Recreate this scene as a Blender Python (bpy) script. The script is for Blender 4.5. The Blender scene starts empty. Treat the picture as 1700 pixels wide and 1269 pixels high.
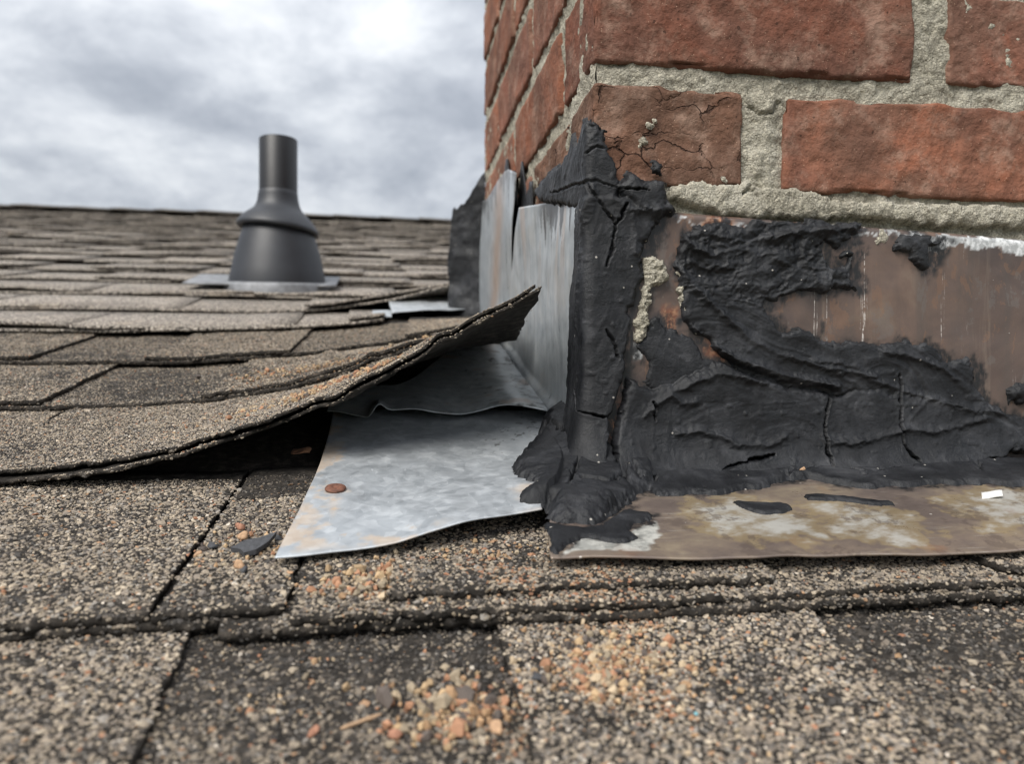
import bpy, math, random
import numpy as np
from mathutils import Vector, Euler

# ------------------------------------------------------------------ camera, sky, sun, exposure
SC = bpy.context.scene
COL = SC.collection
YAW = math.radians(9.13)
cam_d = bpy.data.cameras.new('camera')
cam = bpy.data.objects.new('camera', cam_d)
COL.objects.link(cam)
cam.location = (0.0, 0.0, 0.0)
cam.rotation_euler = (math.radians(90.0), 0.0, -YAW)
cam_d.sensor_fit = 'HORIZONTAL'
cam_d.sensor_width = 36.0
cam_d.lens = 27.0
cam_d.clip_start = 0.01
cam_d.clip_end = 3000.0
cam_d.dof.use_dof = True
cam_d.dof.focus_distance = 0.43
cam_d.dof.aperture_fstop = 9.0
SC.camera = cam

SUN_EL, SUN_AZ = math.radians(48.0), math.radians(-136.0)   # azimuth from +Y, clockwise: behind the camera, to its left
world = bpy.data.worlds.new('World')
SC.world = world
world.use_nodes = True
wt = world.node_tree
for n in list(wt.nodes):
    wt.nodes.remove(n)


class G:
    """small helper for node graphs"""
    def __init__(self, tree):
        self.t = tree
    def n(self, typ, ins=None, **props):
        nd = self.t.nodes.new(typ)
        for k, v in props.items():
            setattr(nd, k, v)
        for k, v in (ins or {}).items():
            s = nd.inputs[k]
            if hasattr(v, 'is_linked') or isinstance(v, bpy.types.NodeSocket):
                self.t.links.new(v, s)
            else:
                s.default_value = v
        return nd
    def math(self, op, a, b=0.0, c=None, clamp=False):
        ins = {0: a, 1: b}
        if c is not None:
            ins[2] = c
        return self.n('ShaderNodeMath', ins, operation=op, use_clamp=clamp).outputs[0]
    def vmath(self, op, a, b=(0, 0, 0)):
        return self.n('ShaderNodeVectorMath', {0: a, 1: b}, operation=op).outputs[0]
    def noise(self, vec, scale, detail=4.0, rough=0.55, dist=0.0):
        return self.n('ShaderNodeTexNoise', {'Vector': vec, 'Scale': scale, 'Detail': detail, 'Roughness': rough, 'Distortion': dist}).outputs[0]
    def voro(self, vec, scale, feature='F1', rnd=1.0):
        return self.n('ShaderNodeTexVoronoi', {'Vector': vec, 'Scale': scale, 'Randomness': rnd}, feature=feature)
    def ramp(self, fac, stops, interp='LINEAR'):
        nd = self.n('ShaderNodeValToRGB', {'Fac': fac})
        cr = nd.color_ramp
        cr.interpolation = interp
        while len(cr.elements) > 1:
            cr.elements.remove(cr.elements[-1])
        cr.elements[0].position = stops[0][0]
        cr.elements[0].color = c4(stops[0][1])
        for p, c in stops[1:]:
            e = cr.elements.new(p)
            e.color = c4(c)
        return nd.outputs[0]
    def mix(self, fac, a, b, blend='MIX'):
        nd = self.t.nodes.new('ShaderNodeMix')
        nd.data_type = 'RGBA'
        nd.blend_type = blend
        for i, v in ((0, fac), (6, a), (7, b)):
            if isinstance(v, bpy.types.NodeSocket):
                self.t.links.new(v, nd.inputs[i])
            else:
                nd.inputs[i].default_value = c4(v) if i else v
        return nd.outputs[2]
    def sstep(self, v, lo, hi):
        return self.n('ShaderNodeMapRange', {0: v, 1: lo, 2: hi, 3: 0.0, 4: 1.0}, interpolation_type='SMOOTHSTEP').outputs[0]
    def scale_vec(self, vec, s, off=(0, 0, 0), rot=(0, 0, 0)):
        return self.n('ShaderNodeMapping', {'Vector': vec, 'Scale': s, 'Location': off, 'Rotation': rot}).outputs[0]
    def attr(self, name, typ='GEOMETRY'):
        return self.n('ShaderNodeAttribute', attribute_name=name, attribute_type=typ)


def c4(c):
    if isinstance(c, (int, float)):
        return (c, c, c, 1.0)
    return tuple(c) + (1.0,) if len(c) == 3 else tuple(c)


g = G(wt)
tc = g.n('ShaderNodeTexCoord')
dirv = tc.outputs['Generated']
sky = g.n('ShaderNodeTexSky', sky_type='NISHITA', sun_disc=False)
sky.sun_elevation = SUN_EL
sky.sun_rotation = SUN_AZ
bg1 = g.n('ShaderNodeBackground', {'Color': sky.outputs[0], 'Strength': 0.1})
sx = g.n('ShaderNodeSeparateXYZ', {0: dirv})
zz = g.math('MAXIMUM', sx.outputs[2], 0.0)
den = g.math('ADD', zz, 0.30)
pl = g.n('ShaderNodeCombineXYZ', {0: g.math('DIVIDE', sx.outputs[0], den), 1: g.math('DIVIDE', sx.outputs[1], den), 2: 0.35})
n1 = g.noise(g.scale_vec(pl.outputs[0], (1, 1, 1), (5.6, 2.9, 0)), 1.75, 8.0, 0.56, 0.25)
n2 = g.noise(g.scale_vec(pl.outputs[0], (1, 1, 1), (9.4, 4.2, 0)), 4.6, 7.0, 0.60, 0.2)
cl = g.math('ADD', g.math('MULTIPLY', n1, 0.56), g.math('MULTIPLY', n2, 0.44))
ccol = g.ramp(cl, [(0.38, (0.42, 0.45, 0.50)), (0.46, (0.54, 0.57, 0.62)), (0.52, (0.70, 0.73, 0.775)), (0.63, (1.0, 1.02, 1.04))])
zen = g.math('ADD', g.math('MULTIPLY', zz, 2.3), 1.0)            # overcast sky: zenith about three times the horizon
ccol2 = g.n('ShaderNodeVectorMath', {0: ccol, 'Scale': zen}, operation='SCALE').outputs[0]
bg2 = g.n('ShaderNodeBackground', {'Color': ccol2, 'Strength': 0.215})
mx = g.n('ShaderNodeMixShader', {0: 0.94, 1: bg1.outputs[0], 2: bg2.outputs[0]})
g.n('ShaderNodeOutputWorld', {0: mx.outputs[0]})

sun_d = bpy.data.lights.new('sun', 'SUN')
sun_d.energy = 1.5
sun_d.angle = math.radians(34.0)
sun_d.color = (1.0, 0.96, 0.90)
sun = bpy.data.objects.new('sun', sun_d)
COL.objects.link(sun)
sun_from = Vector((math.sin(SUN_AZ) * math.cos(SUN_EL), math.cos(SUN_AZ) * math.cos(SUN_EL), math.sin(SUN_EL)))
sun.rotation_euler = (-sun_from).to_track_quat('-Z', 'Y').to_euler()
sun.location = (0, 0, 6)

SC.view_settings.view_transform = 'Standard'
SC.view_settings.look = 'None'
SC.view_settings.gamma = 1.0
SC.view_settings.exposure = 1.46
SC.view_settings.use_curve_mapping = False
SC.cycles.use_denoising = True
SC.cycles.denoiser = 'OPENIMAGEDENOISE'
SC.cycles.denoising_input_passes = 'RGB_ALBEDO_NORMAL'
SC.cycles.denoising_prefilter = 'ACCURATE'
SC.cycles.max_bounces = 6
SC.cycles.filter_width = 1.3
SC.cycles.sample_clamp_indirect = 3.0

# ------------------------------------------------------------------ measures (metres)
XC, YC = 0.1195, 0.4407          # near corner of the chimney
XR, YB = 0.7200, 0.9707          # its far sides
PITCH, H0 = 0.25, 0.1645         # roof: z = PITCH*Y - H0
E = 0.1455                       # exposure of one shingle course (horizontal)
YR = 3.80                        # ridge


def zr(y):
    return PITCH * y - H0


def yk(k):
    return 0.303 + E * k


# ------------------------------------------------------------------ numpy noise
def _h(ix, iy, iz, seed):
    h = (ix.astype(np.int64) * 374761393 + iy.astype(np.int64) * 668265263 + iz.astype(np.int64) * 2147483647 + seed * 974711) & 0xffffffff
    h = ((h ^ (h >> 13)) * 1274126177) & 0xffffffff
    h = ((h ^ (h >> 16)) * 2246822519) & 0xffffffff
    return ((h ^ (h >> 15)) & 0xffffff) / float(0xffffff)


def vn(x, y, z=0.0, seed=0):
    x, y, z = np.broadcast_arrays(np.asarray(x, float), np.asarray(y, float), np.asarray(z, float))
    ix, iy, iz = np.floor(x), np.floor(y), np.floor(z)
    fx, fy, fz = x - ix, y - iy, z - iz
    fx, fy, fz = [f * f * f * (f * (f * 6 - 15) + 10) for f in (fx, fy, fz)]
    r = 0.0
    for a in (0, 1):
        wx = fx if a else 1 - fx
        for b in (0, 1):
            wy = fy if b else 1 - fy
            for c in (0, 1):
                wz = fz if c else 1 - fz
                r = r + wx * wy * wz * _h(ix + a, iy + b, iz + c, seed)
    return r * 2 - 1


def fbm(x, y, z=0.0, seed=0, octv=4, gain=0.5):
    r, a, f = 0.0, 1.0, 1.0
    for o in range(octv):
        r = r + a * vn(np.asarray(x) * f, np.asarray(y) * f, np.asarray(z) * f, seed + o * 17)
        a *= gain
        f *= 2.03
    return r


def ridged(x, y, z=0.0, seed=0, octv=3):
    r, a, f = 0.0, 1.0, 1.0
    for o in range(octv):
        r = r + a * (1 - np.abs(vn(np.asarray(x) * f, np.asarray(y) * f, np.asarray(z) * f, seed + o * 31)) * 2)
        a *= 0.5
        f *= 2.1
    return r


def sm(v, lo, hi):
    t = np.clip((v - lo) / (hi - lo), 0, 1)
    return t * t * (3 - 2 * t)


def dist_line(px, py, pts):
    d = np.full(px.shape, 1e9)
    for (x0, y0), (x1, y1) in zip(pts[:-1], pts[1:]):
        dx, dy = x1 - x0, y1 - y0
        l2 = dx * dx + dy * dy + 1e-12
        t = np.clip(((px - x0) * dx + (py - y0) * dy) / l2, 0, 1)
        d = np.minimum(d, (px - x0 - t * dx) ** 2 + (py - y0 - t * dy) ** 2)
    return np.sqrt(d)


def sdf(px, py, poly):
    """signed distance, positive inside"""
    ins = np.zeros(px.shape, bool)
    n = len(poly)
    for i in range(n):
        x0, y0 = poly[i]
        x1, y1 = poly[(i + 1) % n]
        if y0 == y1:
            continue
        c = ((y0 > py) != (y1 > py)) & (px < (x1 - x0) * (py - y0) / (y1 - y0) + x0)
        ins ^= c
    d = dist_line(px, py, list(poly) + [poly[0]])
    return np.where(ins, d, -d)


def mm(v):
    """traced outlines are kept in millimetres"""
    if isinstance(v[0], tuple):
        return [(a * 0.001, b * 0.001) for a, b in v]
    return [mm(p) for p in v]


# ------------------------------------------------------------------ objects
ORG = {}


def empty(name, loc, label=None, cat=None, group=None, kind=None, parent=None):
    o = bpy.data.objects.new(name, None)
    o.empty_display_size = 0.02
    COL.objects.link(o)
    place(o, loc, parent)
    tag(o, label, cat, group, kind)
    return o


def place(o, loc, parent):
    loc = Vector(loc)
    ORG[o.name] = loc
    if parent is not None:
        o.parent = parent
        o.location = loc - ORG[parent.name]
    else:
        o.location = loc


def tag(o, label=None, cat=None, group=None, kind=None):
    if label: o['label'] = label
    if cat: o['category'] = cat
    if group: o['group'] = group
    if kind: o['kind'] = kind
    return o


def obj(name, verts, faces, mat, parent=None, origin=None, smooth=True, attrs=None):
    v = np.asarray(verts, float)
    if origin is None:
        origin = (v.min(0) + v.max(0)) / 2
        origin[2] = v[:, 2].min()
    me = bpy.data.meshes.new(name)
    v = v - np.asarray(origin)
    if isinstance(faces, np.ndarray):
        nf, k = faces.shape
        me.vertices.add(len(v))
        me.vertices.foreach_set('co', v.astype(np.float32).ravel())
        me.loops.add(nf * k)
        me.loops.foreach_set('vertex_index', faces.astype(np.int32).ravel())
        me.polygons.add(nf)
        me.polygons.foreach_set('loop_start', (np.arange(nf) * k).astype(np.int32))
        me.polygons.foreach_set('loop_total', np.full(nf, k, np.int32))
        me.update(calc_edges=True)
    else:
        me.from_pydata([tuple(p) for p in v], [], faces)
        me.update()
    if smooth:
        me.polygons.foreach_set('use_smooth', np.ones(len(me.polygons), bool))
    for an, av in (attrs or {}).items():
        a = me.attributes.new(an, 'FLOAT', 'POINT')
        a.data.foreach_set('value', np.asarray(av, np.float32).ravel())
    me.materials.append(mat)
    o = bpy.data.objects.new(name, me)
    COL.objects.link(o)
    place(o, origin, parent)
    return o


def grid_faces(nu, nv):
    """quads of a (nu x nv) vertex grid stored row-major, u fastest"""
    i, j = np.meshgrid(np.arange(nu - 1), np.arange(nv - 1))
    a = (j * nu + i).ravel()
    return np.stack([a, a + 1, a + 1 + nu, a + nu], 1)


def shell(top, nu, nv, down):
    """closed slab from a top grid (row-major) and an offset to its underside"""
    n = nu * nv
    v = np.concatenate([top, top + down])
    f = [grid_faces(nu, nv), grid_faces(nu, nv)[:, ::-1] + n]
    idx = np.arange(n).reshape(nv, nu)
    for line in (idx[0, :], idx[:, -1], idx[-1, ::-1], idx[::-1, 0]):
        a, b = line[:-1], line[1:]
        f.append(np.stack([b, a, a + n, b + n], 1))
    return v, np.concatenate(f)


def lathe(profile, seg=48):
    p = np.asarray(profile, float)
    a = np.linspace(0, 2 * np.pi, seg, endpoint=False)
    v = np.stack([np.outer(p[:, 0], np.cos(a)), np.outer(p[:, 0], np.sin(a)), np.repeat(p[:, 1][:, None], seg, 1)], 2).reshape(-1, 3)
    f = []
    for j in range(len(p) - 1):
        i = np.arange(seg)
        b = (i + 1) % seg
        f.append(np.stack([j * seg + i, j * seg + b, (j + 1) * seg + b, (j + 1) * seg + i], 1))
    return v, np.concatenate(f)


def rbox(lo, hi, n, r, amp, seed, freq=55.0):
    """worn block: welded lattice box with rounded, eroded edges"""
    lo, hi = np.asarray(lo, float), np.asarray(hi, float)
    n = np.asarray(n)
    P, Fq, off = [], [], 0
    for ax in range(3):
        u, w = [a for a in range(3) if a != ax]
        for side in (0, 1):
            iu, iw = np.meshgrid(np.arange(n[u] + 1), np.arange(n[w] + 1))
            q = np.zeros((iu.size, 3), int)
            q[:, u] = iu.ravel(); q[:, w] = iw.ravel(); q[:, ax] = side * n[ax]
            f = grid_faces(n[u] + 1, n[w] + 1) + off
            if (side == 0) != (ax == 1):
                f = f[:, ::-1]
            P.append(q); Fq.append(f); off += len(q)
    P = np.concatenate(P); Fq = np.concatenate(Fq)
    uq, inv = np.unique(P, axis=0, return_inverse=True)
    inv = inv.ravel()
    p = lo + uq / n * (hi - lo)
    q = np.clip(p, lo + r, hi - r)
    d = p - q
    dn = d / (np.linalg.norm(d, axis=1, keepdims=True) + 1e-12)
    edge = (np.abs(dn) > 0.05).sum(1) > 1
    rough = fbm(p[:, 0] * freq, p[:, 1] * freq, p[:, 2] * freq, seed, 5, 0.55)
    chip = np.clip(fbm(p[:, 0] * 28, p[:, 1] * 28, p[:, 2] * 28, seed + 5, 3) - 0.25, 0, 1)
    spall = np.clip(fbm(p[:, 0] * 17, p[:, 1] * 17, p[:, 2] * 17, seed + 9, 4) - 0.30, 0, 0.35)
    pos = q + dn * (r + amp * (rough - 0.4) - (chip * amp * 6.0) * edge - spall * amp * 1.3)[:, None]
    return pos, inv[Fq]

# ------------------------------------------------------------------ materials
def material(name):
    m = bpy.data.materials.new(name)
    m.use_nodes = True
    t = m.node_tree
    for n in list(t.nodes):
        t.nodes.remove(n)
    return m, G(t)


def finish(gg, color, rough=0.8, metallic=0.0, bump=None, dist=0.001, strength=1.0, spec=0.5):
    p = gg.n('ShaderNodeBsdfPrincipled', {'Base Color': c4(color) if not isinstance(color, bpy.types.NodeSocket) else color, 'Roughness': rough, 'Metallic': metallic, 'Specular IOR Level': spec})
    if bump is not None:
        b = gg.n('ShaderNodeBump', {'Height': bump, 'Distance': dist, 'Strength': strength})
        gg.t.links.new(b.outputs[0], p.inputs['Normal'])
    gg.n('ShaderNodeOutputMaterial', {0: p.outputs[0]})


def mat_shingle():
    """granule coat: cells of mixed stone colours over dark asphalt"""
    m, k = material('shingle_granules')
    pos = k.n('ShaderNodeNewGeometry').outputs['Position']
    v = k.voro(pos, 520.0)
    hue = k.n('ShaderNodeSeparateColor', {0: v.outputs['Color']})
    c = k.ramp(hue.outputs[0], [(0.0, (0.075, 0.068, 0.062)), (0.20, (0.178, 0.157, 0.138)), (0.42, (0.305, 0.267, 0.228)), (0.70, (0.41, 0.362, 0.308)), (0.9, (0.51, 0.456, 0.386)), (1.0, (0.59, 0.535, 0.465))], 'LINEAR')
    edge = k.sstep(v.outputs['Distance'], 0.46, 0.74)
    c = k.mix(edge, c, (0.035, 0.031, 0.028))
    big = k.noise(pos, 9.0, 5, 0.6)
    c = k.mix(k.sstep(big, 0.52, 0.72), c, k.mix(0.55, c, (0.12, 0.105, 0.095)))
    mid = k.noise(k.scale_vec(pos, (1.0, 0.5, 1.0)), 38.0, 4, 0.6)
    c = k.mix(k.math('MULTIPLY', k.sstep(mid, 0.55, 0.75), 0.5), c, (0.36, 0.30, 0.235))
    tone = k.attr('tone').outputs['Fac']
    c = k.mix(1.0, c, k.n('ShaderNodeCombineColor', {0: tone, 1: tone, 2: tone}).outputs[0], 'MULTIPLY')
    h = k.math('SUBTRACT', 1.0, v.outputs['Distance'])
    finish(k, c, 0.92, 0.0, h, 0.0011, 0.8, 0.25)
    return m


def mat_asphalt():
    m, k = material('asphalt_mat')
    pos = k.n('ShaderNodeNewGeometry').outputs['Position']
    n = k.noise(pos, 480.0, 5, 0.75)
    n2 = k.noise(pos, 160.0, 5, 0.7)
    c = k.ramp(n2, [(0.3, (0.016, 0.0145, 0.013)), (0.52, (0.040, 0.035, 0.030)), (0.70, (0.105, 0.090, 0.075))])
    finish(k, c, 0.92, 0.0, n, 0.0016, 1.0, 0.15)
    return m


def mat_granule():
    m, k = material('loose_granule')
    col = k.attr('gcol', 'INSTANCER').outputs['Color']
    pos = k.n('ShaderNodeNewGeometry').outputs['Position']
    n = k.noise(pos, 1500.0, 2, 0.6)
    c = k.mix(k.math('MULTIPLY', n, 0.5), col, (0.03, 0.028, 0.025))
    finish(k, c, 0.8, 0.0, None, spec=0.3)
    return m


def mat_brick(name, stops, crack=0.0, soot=0.35):
    m, k = material(name)
    oi = k.n('ShaderNodeObjectInfo')
    oc = k.n('ShaderNodeTexCoord').outputs['Object']
    rnd = k.n('ShaderNodeVectorMath', {0: (7.0, 3.0, 5.0), 'Scale': k.math('MULTIPLY', oi.outputs['Random'], 9.0)}, operation='SCALE').outputs[0]
    p = k.vmath('ADD', oc, rnd)
    big = k.noise(p, 16.0, 5, 0.6, 0.6)
    fine = k.noise(p, 260.0, 5, 0.65)
    grit = k.voro(p, 900.0)
    c = k.ramp(big, stops)
    v = k.math('ADD', 0.90, k.math('MULTIPLY', oi.outputs['Random'], 0.48))
    c = k.mix(1.0, c, k.n('ShaderNodeCombineColor', {0: v, 1: v, 2: v}).outputs[0], 'MULTIPLY')
    sootn = k.noise(k.vmath('ADD', p, (3.3, 8.1, 2.2)), 26.0, 6, 0.66, 0.4)
    c = k.mix(k.math('MULTIPLY', k.sstep(sootn, 0.5, 0.75), soot), c, (0.075, 0.042, 0.032))
    c = k.mix(k.math('MULTIPLY', k.sstep(fine, 0.35, 0.62), 0.35), k.mix(0.45, c, (0.03, 0.017, 0.013)), c)
    scorch = k.noise(k.vmath('ADD', p, (1.3, 5.1, 9.2)), 10.0, 5, 0.62, 0.5)
    c = k.mix(k.math('MULTIPLY', k.sstep(scorch, 0.44, 0.62), 0.58), c, (0.125, 0.074, 0.054))
    # pale sand grains and dark pits
    gc = k.n('ShaderNodeSeparateColor', {0: grit.outputs['Color']})
    grain = k.math('MULTIPLY', k.math('GREATER_THAN', gc.outputs[0], 0.96), k.math('LESS_THAN', grit.outputs['Distance'], 0.30))
    c = k.mix(k.math('MULTIPLY', grain, 0.5), c, (0.50, 0.34, 0.24))
    bloom = k.noise(k.vmath('ADD', p, (11.3, 2.1, 7.2)), 45.0, 5, 0.7)
    c = k.mix(k.math('MULTIPLY', k.sstep(bloom, 0.46, 0.72), 0.50), c, (0.37, 0.255, 0.195))
    pit = k.voro(k.n('ShaderNodeVectorMath', {0: p, 1: k.n('ShaderNodeVectorMath', {0: k.n('ShaderNodeTexNoise', {'Vector': p, 'Scale': 90.0}).outputs[1], 'Scale': 0.006}, operation='SCALE').outputs[0]}, operation='ADD').outputs[0], 130.0)
    pr = k.n('ShaderNodeSeparateColor', {0: pit.outputs['Color']})
    pits = k.math('MULTIPLY', k.math('LESS_THAN', pit.outputs['Distance'], k.math('MULTIPLY', pr.outputs[1], 0.15)), k.math('GREATER_THAN', pr.outputs[0], 0.62))
    c = k.mix(k.math('MULTIPLY', pits, 0.6), c, (0.03, 0.018, 0.014))
    h = k.math('ADD', k.math('MULTIPLY', fine, 0.8), k.math('MULTIPLY', pits, -0.7))
    h = k.math('ADD', h, k.math('MULTIPLY', k.noise(p, 75.0, 4, 0.6), 1.2))
    if crack > 0:
        wv = k.n('ShaderNodeVectorMath', {0: p, 1: k.n('ShaderNodeVectorMath', {0: k.n('ShaderNodeTexNoise', {'Vector': p, 'Scale': 60.0, 'Detail': 4.0}).outputs[1], 'Scale': 0.022}, operation='SCALE').outputs[0]}, operation='ADD').outputs[0]
        cr = k.voro(k.scale_vec(wv, (0.7, 1.0, 1.5)), 42.0, 'DISTANCE_TO_EDGE')
        gate = k.sstep(k.noise(p, 34.0, 3, 0.5), 0.44, 0.60)
        cm = k.math('MULTIPLY', k.math('SUBTRACT', 1.0, k.sstep(cr.outputs['Distance'], 0.006, 0.035)), gate)
        c = k.mix(k.math('MULTIPLY', cm, crack), c, (0.02, 0.012, 0.010))
        h = k.math('ADD', h, k.math('MULTIPLY', cm, -1.6))
    finish(k, c, 0.95, 0.0, h, 0.0018, 1.0, 0.12)
    return m


def mat_mortar():
    m, k = material('mortar')
    pos = k.n('ShaderNodeNewGeometry').outputs['Position']
    n = k.noise(pos, 30.0, 5, 0.62)
    gr = k.noise(pos, 900.0, 3, 0.7)
    c = k.ramp(n, [(0.28, (0.32, 0.295, 0.235)), (0.44, (0.50, 0.465, 0.375)), (0.58, (0.66, 0.62, 0.51)), (0.8, (0.74, 0.70, 0.60))])
    c = k.mix(k.math('MULTIPLY', k.sstep(gr, 0.42, 0.62), 0.45), k.mix(0.40, c, (0.10, 0.09, 0.07)), c)
    v = k.voro(pos, 700.0)
    vc = k.n('ShaderNodeSeparateColor', {0: v.outputs['Color']})
    c = k.mix(k.math('MULTIPLY', k.sstep(v.outputs['Distance'], 0.45, 0.8), 0.40), c, (0.16, 0.145, 0.115))
    c = k.mix(k.math('MULTIPLY', k.math('GREATER_THAN', vc.outputs[1], 0.80), 0.45), c, (0.66, 0.61, 0.48))
    c = k.mix(k.math('MULTIPLY', k.math('GREATER_THAN', vc.outputs[0], 0.9), 0.3), c, (0.24, 0.21, 0.17))
    h = k.math('ADD', k.math('MULTIPLY', v.outputs['Distance'], -0.35), k.math('MULTIPLY', k.noise(pos, 200.0, 5, 0.7), 2.4))
    finish(k, c, 0.97, 0.0, h, 0.0022, 1.0, 0.08)
    return m


def mat_tar():
    m, k = material('roof_cement')
    pos = k.n('ShaderNodeNewGeometry').outputs['Position']
    n = k.noise(pos, 45.0, 5, 0.65, 0.5)
    c = k.ramp(n, [(0.34, (0.0055, 0.0060, 0.0074)), (0.50, (0.0100, 0.0107, 0.0126)), (0.60, (0.0195, 0.0204, 0.0232)), (0.74, (0.048, 0.049, 0.053))])
    fl = k.voro(pos, 420.0)
    fc = k.n('ShaderNodeSeparateColor', {0: fl.outputs['Color']})
    sp = k.math('MULTIPLY', k.math('GREATER_THAN', fc.outputs[0], 0.992), k.math('LESS_THAN', fl.outputs['Distance'], 0.28))
    c = k.mix(sp, c, (0.30, 0.28, 0.25))
    f = k.noise(pos, 520.0, 6, 0.78)
    f2 = k.noise(k.scale_vec(pos, (1, 1, 2.2)), 120.0, 4, 0.6, 0.4)
    r = k.n('ShaderNodeMapRange', {0: k.noise(pos, 70.0, 4, 0.6), 1: 0.35, 2: 0.7, 3: 0.36, 4: 0.64}).outputs[0]
    finish(k, c, r, 0.0, k.math('ADD', f, k.math('MULTIPLY', f2, 0.7)), 0.00060, 0.9, 0.36)
    return m


def mat_brushed():
    """galvanised sheet standing upright: rain-washed, streaked from top to bottom"""
    m, k = material('galvanised_washed')
    pos = k.n('ShaderNodeNewGeometry').outputs['Position']
    s1 = k.noise(k.scale_vec(pos, (1, 1, 0.05)), 120.0, 5, 0.65)
    s2 = k.noise(k.scale_vec(pos, (1, 1, 0.12)), 420.0, 4, 0.6)
    b = k.noise(pos, 30.0, 4, 0.6)
    v = k.math('ADD', k.math('MULTIPLY', s1, 0.5), k.math('ADD', k.math('MULTIPLY', s2, 0.15), k.math('MULTIPLY', k.noise(pos, 70.0, 5, 0.65), 0.35)))
    c = k.ramp(v, [(0.34, (0.25, 0.275, 0.295)), (0.48, (0.39, 0.42, 0.44)), (0.60, (0.52, 0.545, 0.56)), (0.75, (0.66, 0.67, 0.67))])
    c = k.mix(k.math('MULTIPLY', k.sstep(b, 0.5, 0.7), 0.35), c, (0.44, 0.42, 0.38))
    st = k.attr('stain').outputs['Fac']
    c = k.mix(st, c, k.mix(k.noise(pos, 150.0, 4), (0.26, 0.17, 0.12), (0.40, 0.31, 0.25)))
    dk = k.attr('spots').outputs['Fac']
    c = k.mix(dk, c, (0.03, 0.027, 0.025))
    met = k.math('MULTIPLY', k.math('SUBTRACT', 1.0, k.math('MAXIMUM', st, dk)), 0.32)
    r = k.n('ShaderNodeMapRange', {0: v, 1: 0.3, 2: 0.7, 3: 0.24, 4: 0.40}).outputs[0]
    finish(k, c, r, met, v, 0.00012, 0.6)
    return m


def mat_galv(name='galvanised', light=1.0):
    m, k = material(name)
    pos = k.n('ShaderNodeNewGeometry').outputs['Position']
    sp = k.voro(pos, 190.0)
    sc = k.n('ShaderNodeSeparateColor', {0: sp.outputs['Color']})
    w = k.noise(k.scale_vec(pos, (1, 1, 0.45)), 80.0, 4, 0.6, 0.5)
    w2 = k.noise(k.scale_vec(pos, (1, 1, 0.25)), 40.0, 5, 0.65)
    v = k.math('ADD', k.math('MULTIPLY', sc.outputs[0], 0.22), k.math('MULTIPLY', w, 0.6))
    c = k.ramp(v, [(0.25, (0.35, 0.375, 0.395)), (0.46, (0.45, 0.475, 0.495)), (0.60, (0.54, 0.565, 0.58)), (0.8, (0.66, 0.675, 0.68))])
    c = k.mix(k.math('MULTIPLY', k.sstep(w2, 0.54, 0.74), 0.35), c, (0.27, 0.28, 0.29))
    scr = k.noise(k.scale_vec(pos, (1, 0.06, 1), (0, 0, 0), (0, 0, 0.5)), 600.0, 3, 0.6)
    c = k.mix(k.math('MULTIPLY', k.sstep(scr, 0.68, 0.72), 0.4), c, (0.80, 0.82, 0.83))
    st = k.attr('stain').outputs['Fac']
    c = k.mix(st, c, k.mix(k.noise(pos, 150.0, 4), (0.30, 0.20, 0.12), (0.50, 0.42, 0.33)))
    dk = k.attr('spots').outputs['Fac']
    c = k.mix(dk, c, (0.03, 0.027, 0.025))
    met = k.math('MULTIPLY', k.math('SUBTRACT', 1.0, k.math('MAXIMUM', st, dk)), 0.55)
    r = k.n('ShaderNodeMapRange', {0: w, 1: 0.3, 2: 0.7, 3: 0.36, 4: 0.60}).outputs[0]
    finish(k, c, r, met, k.math('ADD', w, k.math('MULTIPLY', k.noise(pos, 900.0, 2), 0.25)), 0.0002, 0.7)
    return m


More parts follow.
